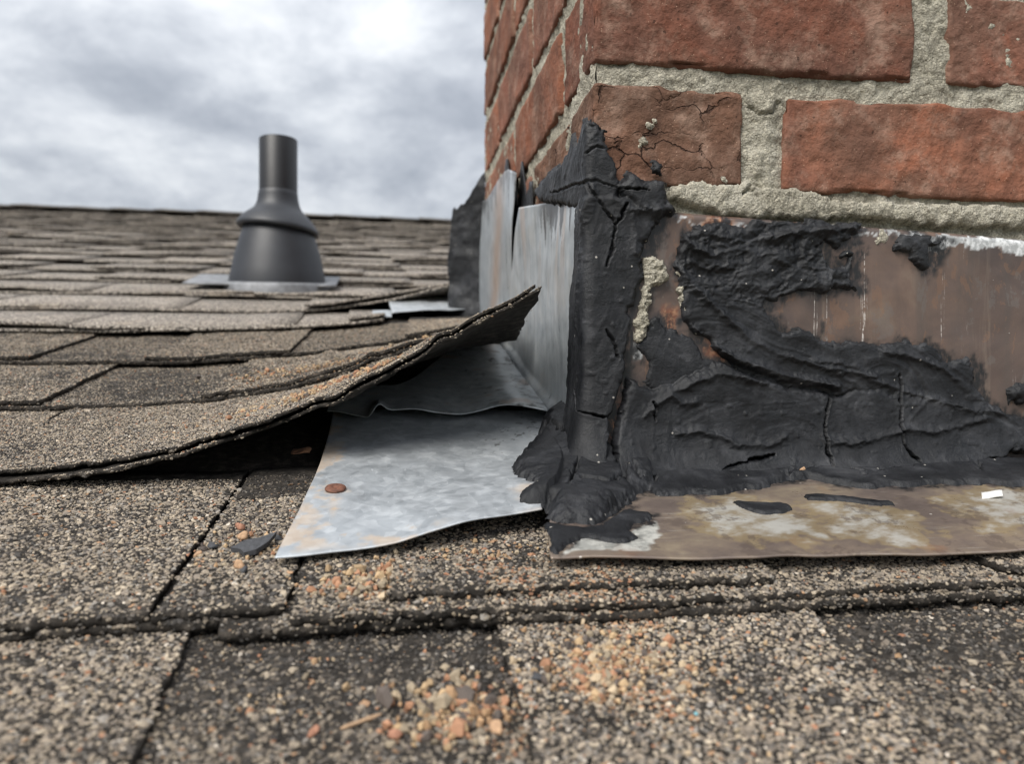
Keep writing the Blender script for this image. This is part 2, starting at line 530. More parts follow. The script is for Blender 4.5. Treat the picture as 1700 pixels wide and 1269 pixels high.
def mat_brown():
    """weathered brown coated sheet: runs, scuffs and bare zinc"""
    m, k = material('brown_coated_sheet')
    pos = k.n('ShaderNodeNewGeometry').outputs['Position']
    st = k.noise(k.scale_vec(pos, (1.0, 1.0, 0.07)), 62.0, 5, 0.62, 0.3)
    bl = k.noise(pos, 17.0, 5, 0.6, 0.6)
    c = k.ramp(bl, [(0.30, (0.066, 0.051, 0.047)), (0.44, (0.092, 0.067, 0.058)), (0.54, (0.115, 0.081, 0.067)), (0.64, (0.142, 0.097, 0.076)), (0.80, (0.19, 0.145, 0.11))])
    c = k.mix(k.math('MULTIPLY', k.sstep(st, 0.46, 0.68), 0.55), c, (0.085, 0.070, 0.062))
    st2 = k.noise(k.scale_vec(pos, (1.0, 1.0, 0.05), (4, 2, 1)), 90.0, 5, 0.65)
    c = k.mix(k.math('MULTIPLY', k.sstep(st2, 0.56, 0.74), 0.42), c, (0.27, 0.215, 0.165))
    st3 = k.noise(k.scale_vec(pos, (1.0, 1.0, 0.03), (7, 2, 3)), 150.0, 6, 0.75)
    brk = k.noise(pos, 420.0, 4, 0.7)
    sc = k.math('MULTIPLY', k.sstep(st3, 0.62, 0.67), k.sstep(brk, 0.40, 0.56))
    c = k.mix(k.math('MULTIPLY', sc, 0.85), c, (0.58, 0.54, 0.50))
    fl = k.voro(pos, 170.0)
    fc = k.n('ShaderNodeSeparateColor', {0: fl.outputs['Color']})
    dots = k.math('MULTIPLY', k.math('GREATER_THAN', fc.outputs[0], 0.93), k.math('LESS_THAN', fl.outputs['Distance'], k.math('MULTIPLY', fc.outputs[1], 0.16)))
    c = k.mix(k.math('MULTIPLY', dots, 0.85), c, (0.62, 0.59, 0.54))
    isl = k.noise(k.scale_vec(pos, (1, 1, 0.6), (5, 1, 2)), 60.0, 9, 0.68, 0.4)
    c = k.mix(k.math('MULTIPLY', k.sstep(isl, 0.565, 0.59), 0.34), c, (0.205, 0.112, 0.066))
    isl2 = k.noise(k.scale_vec(pos, (1, 1, 0.5), (1, 7, 4)), 48.0, 9, 0.7, 0.4)
    c = k.mix(k.math('MULTIPLY', k.sstep(isl2, 0.575, 0.595), 0.45), c, (0.13, 0.115, 0.105))
    z = k.attr('bare').outputs['Fac']
    zc = k.mix(k.sstep(k.noise(pos, 140.0, 5, 0.7), 0.42, 0.62), (0.36, 0.37, 0.37), (0.70, 0.71, 0.71))
    c = k.mix(z, c, zc)
    ru = k.attr('rust').outputs['Fac']
    c = k.mix(ru, c, k.mix(k.sstep(k.noise(pos, 260.0, 5, 0.7), 0.4, 0.62), (0.20, 0.062, 0.026), (0.42, 0.22, 0.12)))
    fm = k.attr('film').outputs['Fac']
    fmn = k.math('MULTIPLY', fm, k.sstep(k.noise(k.scale_vec(pos, (1, 1, 0.5)), 190.0, 6, 0.75), 0.30, 0.55), clamp=True)
    c = k.mix(fmn, c, (0.016, 0.016, 0.017))
    r = k.n('ShaderNodeMapRange', {0: bl, 1: 0.3, 2: 0.7, 3: 0.34, 4: 0.55}).outputs[0]
    finish(k, c, r, 0.0, k.math('ADD', k.noise(pos, 30.0, 3), k.math('MULTIPLY', k.noise(pos, 700.0, 3), 0.10)), 0.0007, 0.6, 0.45)
    return m


def mat_apron():
    """tarnished sheet lying on the shingles: brown film, ochre bloom, pale zinc"""
    m, k = material('tarnished_sheet')
    pos = k.n('ShaderNodeNewGeometry').outputs['Position']
    sk = k.scale_vec(pos, (1.0, 1.25, 1.0), (0, 0, 0), (0, 0, math.radians(-24)))
    b = k.noise(sk, 21.0, 9, 0.66, 0.15)
    b2 = k.noise(k.scale_vec(sk, (0.7, 1, 1), (2, 5, 1)), 60.0, 9, 0.72, 0.15)
    c = k.ramp(b, [(0.28, (0.115, 0.090, 0.080)), (0.44, (0.175, 0.138, 0.118)), (0.54, (0.235, 0.185, 0.145)), (0.64, (0.31, 0.25, 0.18)), (0.8, (0.40, 0.36, 0.29))])
    c = k.mix(k.math('MULTIPLY', k.sstep(b2, 0.56, 0.72), 0.45), c, (0.40, 0.32, 0.20))
    lt = k.attr('light').outputs['Fac']
    ltm = k.math('MULTIPLY', lt, k.math('ADD', 0.30, k.math('MULTIPLY', k.sstep(b2, 0.36, 0.62), 0.65)), clamp=True)
    c = k.mix(k.math('MULTIPLY', k.sstep(lt, 0.02, 0.30), 0.55), c, (0.36, 0.275, 0.145))
    c = k.mix(k.math('MULTIPLY', k.sstep(ltm, 0.15, 0.95), 0.80), c, (0.54, 0.54, 0.51))
    brk = k.noise(k.scale_vec(pos, (1, 1, 1), (6, 9, 1)), 40.0, 10, 0.72, 0.2)
    c = k.mix(k.math('MULTIPLY', k.sstep(brk, 0.55, 0.575), 0.55), c, (0.12, 0.092, 0.078))
    drag = k.noise(k.scale_vec(pos, (0.04, 1, 1), (0, 0, 0), (0, 0, 0.12)), 900.0, 3, 0.6)
    c = k.mix(k.math('MULTIPLY', k.sstep(drag, 0.64, 0.70), 0.35), c, (0.55, 0.52, 0.46))
    wh = k.attr('white').outputs['Fac']
    c = k.mix(wh, c, k.mix(k.sstep(k.noise(pos, 120.0, 5, 0.7), 0.4, 0.6), (0.40, 0.40, 0.37), (0.62, 0.61, 0.56)))
    ru = k.noise(k.scale_vec(pos, (1, 1, 1), (8, 3, 1)), 24.0, 5, 0.6)
    c = k.mix(k.math('MULTIPLY', k.sstep(ru, 0.60, 0.74), 0.5), c, (0.27, 0.13, 0.07))
    fm = k.attr('film').outputs['Fac']
    c = k.mix(k.math('MULTIPLY', fm, k.sstep(k.noise(pos, 190.0, 6, 0.75), 0.34, 0.56), clamp=True), c, (0.020, 0.020, 0.021))
    fl = k.voro(pos, 210.0)
    fc = k.n('ShaderNodeSeparateColor', {0: fl.outputs['Color']})
    dots = k.math('MULTIPLY', k.math('GREATER_THAN', fc.outputs[0], 0.955), k.math('LESS_THAN', fl.outputs['Distance'], k.math('MULTIPLY', fc.outputs[1], 0.15)))
    c = k.mix(k.math('MULTIPLY', dots, 0.8), c, (0.66, 0.62, 0.56))
    r = k.n('ShaderNodeMapRange', {0: b2, 1: 0.3, 2: 0.7, 3: 0.24, 4: 0.46}).outputs[0]
    finish(k, c, r, 0.40, k.math('ADD', k.noise(pos, 28.0, 3), k.math('MULTIPLY', k.noise(pos, 800.0, 2), 0.08)), 0.0006, 0.6)
    return m


def mat_plain(name, col, rough, var=0.25, scale=80.0, dist=0.0004, met=0.0, spec=0.5):
    m, k = material(name)
    oc = k.n('ShaderNodeTexCoord').outputs['Object']
    n = k.noise(oc, scale, 5, 0.62)
    a = tuple(x * (1 - var) for x in col)
    b = tuple(min(1, x * (1 + var)) for x in col)
    c = k.ramp(n, [(0.32, a), (0.68, b)])
    finish(k, c, rough, met, n, dist, 0.8, spec)
    return m


M_SH, M_AS, M_GR = mat_shingle(), mat_asphalt(), mat_granule()
RED = [(0.25, (0.135, 0.066, 0.049)), (0.38, (0.19, 0.090, 0.064)), (0.50, (0.24, 0.110, 0.076)), (0.58, (0.275, 0.110, 0.071)), (0.70, (0.28, 0.152, 0.108)), (0.85, (0.31, 0.205, 0.155))]
BRN = [(0.25, (0.085, 0.050, 0.036)), (0.45, (0.145, 0.080, 0.054)), (0.60, (0.185, 0.096, 0.063)), (0.80, (0.22, 0.124, 0.084))]
ORG_ = [(0.25, (0.12, 0.060, 0.044)), (0.40, (0.205, 0.092, 0.062)), (0.52, (0.275, 0.118, 0.074)), (0.62, (0.31, 0.118, 0.068)), (0.8, (0.30, 0.18, 0.13))]
M_BR = [mat_brick('brick_red', RED, 0.0, 0.45), mat_brick('brick_brown', BRN, 0.7, 0.4), mat_brick('brick_orange', ORG_, 0.0, 0.5)]
M_MO, M_TAR, M_GALV, M_BROWN, M_APR = mat_mortar(), mat_tar(), mat_galv(), mat_brown(), mat_apron()
M_WASH = mat_brushed()
M_RUST = mat_plain('rusty_iron', (0.13, 0.052, 0.030), 0.75, 0.5, 500.0, 0.0008)
M_PLAST = mat_plain('grey_plastic', (0.021, 0.023, 0.028), 0.48, 0.15, 30.0, 0.0003)
M_RUBB = mat_plain('black_pipe', (0.0065, 0.0065, 0.008), 0.45, 0.15, 30.0, 0.0003)
M_LEAD = mat_plain('pale_metal_base', (0.21, 0.215, 0.225), 0.6, 0.3, 60.0, 0.0003, 0.4)
M_FRAG = mat_plain('brick_crumb', (0.34, 0.175, 0.115), 0.92, 0.4, 300.0, 0.0012, spec=0.15)
M_FRAG2 = mat_plain('tan_crumb', (0.42, 0.27, 0.165), 0.92, 0.35, 300.0, 0.0012, spec=0.15)
M_CHIP = mat_plain('dark_chip', (0.045, 0.046, 0.050), 0.7, 0.4, 400.0, 0.0008)
M_WOOD = mat_plain('dry_twig', (0.38, 0.25, 0.15), 0.85, 0.3, 400.0, 0.0006)
M_FLAKE = mat_plain('white_flake', (0.70, 0.69, 0.66), 0.7, 0.1, 200.0, 0.0006)
M_LEAF = mat_plain('dead_leaf', (0.13, 0.062, 0.030), 0.85, 0.4, 200.0, 0.0008)
M_TURQ = mat_plain('turquoise_grain', (0.25, 0.55, 0.60), 0.6, 0.2, 300.0)
M_GROUND = mat_plain('ground_grass', (0.07, 0.085, 0.045), 0.95, 0.4, 0.6, 0.02, spec=0.1)

# outlines of smears, stains and cracks on their surfaces (mm)
OUT={
'corner_mass':[(0.0,-64.0),(-30.0,-62.0),(-52.0,-50.0),(-46.6,-21.9),(-44.8,-8.2),(-44.8,13.2),(-36.2,51.3),(-19.8,86.6),(-23.0,105.1),(-13.5,111.1),(8.6,110.1),(35.1,109.5),(3.3,119.8),(17.8,117.6),(25.9,126.1),(34.3,118.3),(46.2,117.4),(46.6,108.1),(51.8,100.5),(41.8,98.0),(39.2,85.9),(36.2,82.2),(31.8,75.7),(34.0,65.2),(31.0,50.9),(25.9,38.5),(23.7,22.6),(22.2,7.8),(18.9,-2.1),(15.6,-14.4),(12.0,-23.2),(9.4,-37.2),(8.3,-46.0),(6.9,-61.7)],
'corner_top':[(11.1,100.3),(-40.3,111.8),(-126.8,134.4),(-167.9,149.6),(-131.4,152.8),(-75.4,148.7),(-48.6,146.4),(-35.4,156.7),(-27.5,144.8),(-15.4,146.7),(-6.7,154.8),(1.7,153.8),(7.1,146.7),(11.1,147.9),(0.3,151.4),(6.9,150.4),(9.8,139.9),(16.4,128.8),(19.4,119.0),(15.7,102.8)],
'swoosh':[(56.7,86.4),(69.9,93.2),(77.5,96.0),(83.2,94.4),(92.1,92.5),(101.3,95.7),(116.1,97.3),(155.8,99.0),(174.8,98.1),(172.8,91.7),(163.8,87.8),(156.6,82.8),(149.8,84.8),(144.6,80.9),(151.8,75.2),(151.0,70.8),(163.8,70.4),(167.1,74.9),(160.6,77.7),(162.2,80.3),(168.7,79.4),(167.9,61.6),(172.4,59.1),(155.8,57.2),(135.8,55.0),(127.9,52.7),(116.1,48.8),(110.3,50.2),(106.4,44.3),(116.9,34.3),(120.8,29.9),(135.8,31.2),(149.8,24.3),(155.8,23.3),(171.9,23.8),(186.2,22.4),(196.5,25.1),(217.3,21.9),(235.0,12.9),(247.8,13.7),(252.9,9.9),(252.1,-2.3),(261.9,-13.0),(281.5,-21.6),(307.9,-31.4),(307.9,-39.2),(255.5,-21.4),(221.5,-12.8),(196.5,-7.9),(176.0,-7.8),(153.8,-7.4),(127.9,-1.5),(108.3,2.9),(92.8,8.0),(82.1,15.1),(73.7,24.4),(62.4,33.6),(57.1,44.3),(54.8,58.5),(54.1,72.8)],
'smear':[(36.9,34.0),(42.9,37.7),(51.1,31.7),(62.4,26.5),(66.9,21.1),(69.9,13.6),(81.3,7.9),(92.8,4.3),(92.8,-5.8),(39.9,-9.2),(36.9,3.2),(34.3,13.8),(31.8,22.6),(36.2,27.6)],
'base':[(9.4,-58.3),(12.0,-37.3),(15.6,-23.2),(18.5,-10.9),(22.2,-2.1),(23.7,4.2),(31.8,1.4),(39.2,-5.0),(54.8,2.1),(69.9,7.9),(83.2,10.1),(101.3,4.4),(127.9,-2.9),(151.8,-8.1),(176.0,-5.2),(196.5,-5.2),(221.5,-9.8),(255.5,-19.1),(281.5,-25.4),(316.8,-33.5),(316.8,-44.4),(281.5,-45.4),(265.0,-47.5),(255.5,-48.9),(251.2,-53.8),(250.3,-63.3)],
'dab':[(196.5,89.1),(201.5,93.8),(209.0,91.0),(219.4,93.2),(222.4,88.4),(229.1,85.5),(219.8,82.3),(219.0,73.2),(213.1,70.0),(209.0,73.7),(205.6,81.1),(197.4,83.1)],
'edge_blob':[(274.5,-4.2),(281.5,0.8),(299.0,-2.3),(299.0,-17.8),(281.5,-13.1),(277.1,-14.6)],
'spot_chip':[(37.3,131.6),(42.9,129.3),(44.4,123.7),(39.2,126.3)],
'collar_flap':[(17.8,117.6),(25.9,126.1),(34.3,118.3),(46.2,117.4),(46.6,108.1),(51.8,100.5),(41.8,97.3),(28.8,102.2),(21.5,107.2)],
'mortar_chunk':[(29.6,74.3),(35.5,74.4),(41.4,71.7),(43.3,62.5),(39.2,56.8),(34.0,54.5),(33.2,45.7),(31.8,33.3),(28.8,24.0),(23.7,23.3),(21.8,26.1),(23.7,38.5),(28.1,49.5),(30.3,58.0)],
'mortar_strip':[(50.3,69.1),(54.8,69.2),(56.3,47.8),(58.6,40.7),(63.5,35.8),(60.8,34.3),(54.8,40.7),(52.2,47.8)],
'white_chip':[(22.2,24.0),(29.6,23.3),(28.8,15.6),(22.9,14.8)],
'mortar_bed':[(48.1,118.0),(53.8,120.4),(58.7,119.5),(61.4,122.2),(66.7,123.8),(71.3,119.7),(78.2,118.5),(85.6,121.0),(90.6,120.8),(96.5,124.0),(103.9,119.6),(118.8,120.2),(136.8,119.4),(144.8,117.5),(152.9,114.1),(171.2,113.3),(200.2,112.9),(242.5,112.9),(286.1,113.7),(330.9,113.0),(330.9,98.7),(286.1,100.5),(259.8,99.6),(242.5,99.8),(225.5,99.3),(208.6,100.3),(191.8,102.7),(175.3,102.9),(159.0,103.1),(138.8,101.3),(118.8,100.3),(95.3,100.9),(79.8,101.1),(70.6,103.7),(60.6,105.5),(54.9,108.9),(49.3,109.4)],
'bare_metal':[(48.9,97.7),(329.9,90.6),(329.9,78.8),(285.2,81.6),(263.3,84.9),(250.3,83.8),(237.4,88.0),(224.7,85.7),(212.0,83.5),(201.5,90.7),(182.9,93.2),(158.3,93.6),(118.3,94.1),(79.3,95.1),(60.2,95.9)],
'ridges':[[(54.8,64.9),(62.4,58.7),(81.3,41.0),(100.6,25.0),(120.0,16.1),(147.8,8.8),(180.1,3.4)],[(58.6,83.6),(73.7,75.1),(92.8,80.3),(108.3,86.9),(131.9,91.2),(167.9,94.2)],[(51.1,-5.7),(62.4,-0.4),(77.5,4.3),(92.8,3.3),(108.3,-0.7)],[(32.5,-19.8),(43.6,-11.0),(49.2,-7.5),(54.8,-12.1),(64.2,-12.2)],[(188.3,18.3),(204.8,16.5),(221.5,10.9),(238.4,1.5),(246.9,-4.2)],[(139.8,12.5),(155.8,11.4),(167.9,8.9),(176.0,2.2),(196.5,-4.1)],[(77.5,-30.9),(89.0,-37.5),(108.3,-37.8),(120.0,-33.2)],[(147.8,-35.4),(163.8,-37.4),(188.3,-32.9),(200.7,-29.2),(221.5,-31.0),(238.4,-27.0),(264.1,-21.4)],[(196.5,-5.2),(221.5,-10.6),(246.9,-17.5),(277.1,-20.8)],[(53.0,-30.7),(66.1,-29.0),(77.5,-31.6)],[(3.3,113.5),(0.4,102.9),(-3.9,81.8),(-5.7,60.8),(-10.4,32.8)],[(14.2,106.9),(25.1,100.3),(28.8,86.3),(27.3,75.6)],[(25.1,100.3),(34.3,99.9),(41.8,100.9)],[(62.4,31.8),(73.7,23.0),(83.2,16.6),(94.8,11.6),(108.3,8.0),(124.0,3.7),(139.8,0.0),(155.8,-2.2)]],
'cracks':[[(152.2,-6.6),(149.4,-15.1),(147.0,-26.1),(146.6,-40.9),(148.2,-54.5)],[(198.6,4.5),(199.8,-0.7),(197.8,-6.0),(198.2,-17.2),(196.9,-28.5),(198.2,-36.7),(201.5,-42.8),(205.2,-48.8)],[(54.8,-51.4),(68.0,-54.5),(77.5,-51.4),(87.1,-48.0),(112.2,-42.9)],[(-1.1,118.2),(0.4,112.7),(4.0,108.3),(8.7,101.4),(16.3,92.2),(14.2,83.0),(13.4,75.2),(10.5,68.1)],[(16.3,92.2),(20.0,97.3),(21.5,103.7)],[(-16.5,-4.9),(-11.8,-7.3),(-8.3,-11.9),(-2.1,-16.8),(3.3,-19.6),(8.3,-21.1)],[(-9.3,3.1),(-10.4,-2.1),(-12.6,-6.3)],[(10.9,29.5),(14.2,23.9),(16.0,19.0),(17.8,13.7)],[(38.8,-13.5),(39.2,-23.4)]],
'wide_cracks':[[(32.5,51.0),(27.3,36.7),(25.1,19.1),(22.6,6.7),(19.3,-4.9),(16.0,-19.7),(11.2,-35.5),(9.8,-47.1)],[(79.4,16.6),(89.0,10.5),(104.4,4.4),(120.0,0.0),(135.8,-4.4),(153.8,-5.9)]],
'left_cracks':[[(35.1,112.1),(18.3,113.8),(4.4,117.4),(-5.9,117.9),(-37.9,123.7),(-95.2,132.9)],[(28.8,136.1),(18.3,138.4),(12.8,136.6),(4.4,137.8),(-1.4,133.9)]],
'r_corner':[(106.4,518.5),(94.0,483.0),(80.0,456.5),(70.2,436.6),(67.8,419.9),(72.6,410.8),(76.6,402.1),(65.8,384.5),(65.3,376.4),(72.0,373.0),(77.1,374.2),(75.4,363.0),(80.8,358.0),(95.0,355.7),(103.5,360.5),(115.7,374.6),(129.1,394.1),(146.3,408.5),(155.0,424.7),(170.1,466.0),(155.2,531.5)],
'r_band':[(140.8,425.4),(136.8,407.3),(142.1,395.0),(151.8,392.0),(166.1,395.3),(174.8,391.5),(192.9,398.9),(208.7,403.4),(220.6,411.9),(242.7,414.5),(248.2,406.7),(256.8,402.5),(268.4,397.4),(298.0,397.6),(330.4,399.5),(350.7,395.6),(391.1,387.9),(435.6,432.1),(371.3,428.4),(327.3,448.1),(163.7,444.3)],
'r_smear':[(74.6,353.8),(80.6,350.8),(89.9,347.6),(99.9,352.1),(110.4,363.5),(118.6,373.7),(123.1,368.3),(129.8,365.0),(124.8,357.0),(115.8,353.6),(111.3,346.1),(111.2,338.7),(107.3,332.9),(99.3,330.6),(95.3,333.8),(93.0,337.6),(86.1,338.1),(80.3,333.8),(75.8,326.2),(72.2,322.1),(70.2,324.9)],
'r_strip':[(222.9,383.7),(230.6,384.9),(242.8,381.7),(253.9,377.0),(264.7,374.7),(263.7,370.8),(256.0,369.7),(244.6,373.5),(236.5,377.2),(221.8,378.9)],
'r_strip2':[(178.6,377.6),(188.7,377.7),(200.6,374.7),(206.6,372.0),(205.4,367.5),(197.9,363.5),(187.3,362.0),(180.4,367.6)],
'r_cracks':[[(102.8,494.9),(105.5,470.9),(108.3,462.9),(112.6,457.2),(111.3,441.6),(114.7,436.4),(128.9,433.7),(134.5,423.8),(136.8,407.3),(145.9,410.3),(154.9,432.5),(168.1,441.0)],[(114.7,436.4),(105.8,422.5),(96.8,402.6),(92.0,393.0)],[(103.4,404.8),(110.2,400.2),(117.9,398.1),(125.5,406.2)],[(128.5,392.5),(118.9,379.7),(109.4,369.2),(104.0,361.1)],[(227.2,417.2),(240.4,420.4),(256.4,424.6),(267.8,421.0),(276.8,415.6)],[(274.8,410.9),(291.3,417.9),(304.4,422.2),(311.8,419.8),(321.6,430.7),(336.0,434.4),(355.9,430.2),(358.8,422.7),(351.2,410.9)]],
'a_white':[(80.3,333.8),(86.8,341.0),(92.6,336.4),(96.6,330.8),(106.6,330.7),(112.0,338.6),(113.5,348.5),(123.5,355.8),(130.4,360.8),(126.3,344.4),(122.4,335.4),(115.4,325.4),(107.8,322.6),(94.5,323.6),(88.2,325.2),(77.9,321.6),(73.4,319.3)],
'a_light':[[(157.5,382.8),(191.0,382.3),(207.5,362.9),(202.8,341.0),(188.4,329.4),(170.1,334.4),(155.9,342.4),(151.0,359.4)],[(230.5,370.5),(257.7,367.2),(261.9,345.0),(243.9,325.4),(221.7,324.5),(215.2,338.2)],[(302.1,374.1),(359.4,387.8),(383.0,375.9),(335.9,329.7),(292.4,337.4)]],
}

# ------------------------------------------------------------------ ground far below
gs = 900.0
gv = np.array([[-gs, -gs, -4.6], [gs, -gs, -4.6], [gs, gs, -4.6], [-gs, gs, -4.6]])
tag(obj('ground', gv, np.array([[0, 1, 2, 3]]), M_GROUND, origin=(0, 0, -4.6)), 'flat grassy ground far below the roof', 'ground', kind='structure')

# ------------------------------------------------------------------ roof
ROOF = empty('roof', (0, YC, zr(YC)), 'weathered taupe asphalt shingle roof rising to a straight ridge', 'roof', kind='structure')
XL_ROOF, XR_ROOF = -3.2, 2.4
Y0_ROOF = yk(-6)
dk_top = np.array([[XL_ROOF, Y0_ROOF, zr(Y0_ROOF) - 0.0135], [XR_ROOF, Y0_ROOF, zr(Y0_ROOF) - 0.0135], [XL_ROOF, YR, zr(YR) - 0.0135], [XR_ROOF, YR, zr(YR) - 0.0135]])
dv, df = shell(dk_top, 2, 2, np.array([0, 0, -0.14]))
obj('roof_deck', dv, df, M_AS, ROOF, smooth=False)
back = np.array([[XL_ROOF, YR + .002, zr(YR) - .008], [XR_ROOF, YR + .002, zr(YR) - .008], [XL_ROOF, YR + 3.5, zr(YR) - .88], [XR_ROOF, YR + 3.5, zr(YR) - .88]])
dv, df = shell(back, 2, 2, np.array([0, 0, -0.12]))
obj('rear_slope', dv, df, M_SH, ROOF, smooth=False, attrs={'tone': np.full(len(dv), .8)})

TH = 0.0035
LIFT = {
    1: [(-.30, 0), (-.205, .0005), (-.155, .0060), (-.113, .0150), (-.055, .0345), (-.015, .053), (.019, .0705), (.054, .090), (.085, .1075), (.12, .126)],
    2: [(-.33, 0), (-.211, .001), (-.133, .0055), (-.073, .0145), (-.02, .032), (.025, .047), (.067, .0565), (.12, .064)],
    3: [(-.33, 0), (-.182, .001), (-.134, .0050), (-.069, .0105), (-.025, .0170), (.048, .0290), (.083, .037), (.12, .044)],
    4: [(-.33, 0), (-.222, .001), (-.11, .0055), (-.037, .0125), (.003, .018), (.12, .024)],
    5: [(-.2, 0), (-.186, .0), (-.089, .0045), (-.007, .0155), (.073, .036), (.12, .046)],
}


def lift(k, x):
    if k not in LIFT:
        return np.zeros_like(np.asarray(x, float))
    t = LIFT[k]
    return np.interp(x, [a for a, b in t], [b for a, b in t])


def topz(k, layer, X, Y):
    f = (Y - yk(k)) / E
    fc = np.clip(f, 0, 1.25)
    l0, l1 = lift(k, X), lift(k + 1, X)
    if k == 4:
        l1 = np.minimum(l1, 0.006)
    if k == 0:
        l1 = l1 * 0
    lf = l0 * (1 - np.clip(fc, 0, 1)) + l1 * np.clip(fc, 0, 1) * 0.97
    near_ch = (X > -0.45) & (Y < 1.3)
    return zr(Y) - 0.0020 - 0.0070 * fc + layer * 0.0034 + np.where(near_ch, lf, 0.0)


rng = random.Random(11)
nrng = np.random.default_rng(5)
STUFF_V, STUFF_F, STUFF_T, stuff_n = [], [], [], 0
GP, GC, GS, GR = [], [], [], []          # granule points, colours, scales, rotations
n_parts = 0


def slab(k, layer, xl, xr, y0, y1, seed, tone, hero=0, skip=(), extra=0.0, jag=0.0012, name='shingle', label=None, th=TH, gdens=0.0, gdark=False, warp=0.0):
    """one shingle piece; xl, xr: (at butt, at top)"""
    global stuff_n, n_parts
    w = abs(xr[0] - xl[0])
    if hero:
        nx, ny = max(6, int(w / 0.0022)), max(6, int((y1 - y0) / 0.009))
    else:
        nx, ny = max(5, int(w / 0.03)), 2
    def mapping(u, f):
        X = xl[0] + (xl[1] - xl[0]) * f + u * (xr[0] + (xr[1] - xr[0]) * f - xl[0] - (xl[1] - xl[0]) * f)
        jn = fbm(X * 75, np.full_like(X, seed * 5.7), 0, seed + 21, 2, 0.6) * jag * .5 + fbm(X * 210, np.full_like(X, seed * 1.7), 0, seed, 4, 0.6) * jag + fbm(X * 14, np.full_like(X, seed * 0.7), 0, seed + 3, 2) * jag * 1.2
        Y = y0 + (y1 - y0) * f + jn * (1 - f)
        if hero:
            sn = fbm(Y * 110, np.full_like(X, seed * 2.3), 0, seed + 9, 3, 0.6) * (0.0030 if k == 1 else 0.0011)
            X = X + sn * np.where(u < .5, 1 - u * 2, u * 2 - 1) ** 6
        Z = topz(k, layer, X, Y) + extra
        if hero:
            Z = Z + fbm(X * 40, Y * 40, 0, seed + 2, 3) * 0.00055
            if k in (1, 2):
                Z = Z + (fbm(X * 26, Y * 7, 0, 900 + k, 3) * .0016 - .0032 * np.exp(-((X + .030 - (Y - .45) * .5) / .006) ** 2) + .0026 * np.exp(-((X - .030 + (Y - .45) * .3) / .005) ** 2)) * sm(X, -.15, -.03) * (Y < yk(k + 1))
        else:
            Z = Z + warp * (fbm(X * 7, np.full_like(X, seed * 3.1), 0, seed + 4, 2) * 0.5 + 0.35) * (1 - f) ** 2
        return X, Y, Z
    u, f = np.meshgrid(np.linspace(0, 1, nx + 1), np.linspace(0, 1, ny + 1))
    X, Y, Z = mapping(u.ravel(), f.ravel())
    top = np.stack([X, Y, Z], 1)
    down = np.array([0, 0, -1.0]) * th
    v, fc = shell(top, nx + 1, ny + 1, down)
    cx, cy = (xl[0] + xr[0]) / 2, (y0 + min(y1, y0 + E)) / 2
    lim = 0.96 if y0 < 0.44 else (0.19 if y0 < 1.0 else 0.145)
    rat = [x / y for x in (xl[0], xr[0], cx) for y in (max(y0, .2), max(y0 + E, .2))]
    vis = hero or (min(rat) < lim and max(rat) > -0.475 and y0 > 0.0)
    if vis and n_parts < 296:
        o = obj(name, v, fc, M_AS if hero else M_SH, ROOF, smooth=False, attrs={'tone': np.full(len(v), tone)})
        n_parts += 1
        if label:
            o['label'] = label
    else:
        STUFF_V.append(v); STUFF_F.append(fc + stuff_n); STUFF_T.append(np.full(len(v), tone))
        stuff_n += len(v)
    if hero and gdens > 0:
        ymax = min(y1, yk(k + 1) + 0.012)
        area = w * (ymax - y0)
        n = int(area * gdens)
        uu, ff = nrng.random(n), nrng.random(n) * (ymax - y0) / (y1 - y0)
        # a denser fringe along the butt edge and its face
        ne = int(w * 560)
        uu = np.concatenate([uu, nrng.random(ne)])
        ff = np.concatenate([ff, nrng.random(ne) * 0.004])
        X, Y, Z = mapping(uu, ff)
        ez = np.concatenate([np.zeros(n), -nrng.random(ne) * th * 0.9])
        ok = (X / Y > -.62) & (X / Y < 1.12)
        for a, b in skip:
            ok &= ~((X > a + .001) & (X < b - .001) & (ez >= 0) & (Y > yk(k) + .002))
        add_granules(X[ok], Y[ok], (Z + ez)[ok], gdark, tone, (ez < 0)[ok])
    return


PAL = np.array([(0.060, 0.056, 0.053), (0.125, 0.112, 0.101), (0.24, 0.207, 0.172), (0.32, 0.273, 0.218), (0.39, 0.334, 0.260), (0.48, 0.415, 0.325), (0.28, 0.262, 0.238), (0.66, 0.60, 0.52), (0.40, 0.255, 0.155), (0.36, 0.185, 0.112)])
PW_L = np.array([.05, .11, .21, .22, .17, .07, .11, .012, .022, .010])
PW_D = np.array([.46, .23, .11, .055, .045, .025, .045, .012, .012, .008])
RUSTY = [(.072, .258, .030), (.045, .330, .030), (-.004, .320, .018), (.030, .245, .022), (.09, .300, .03)]


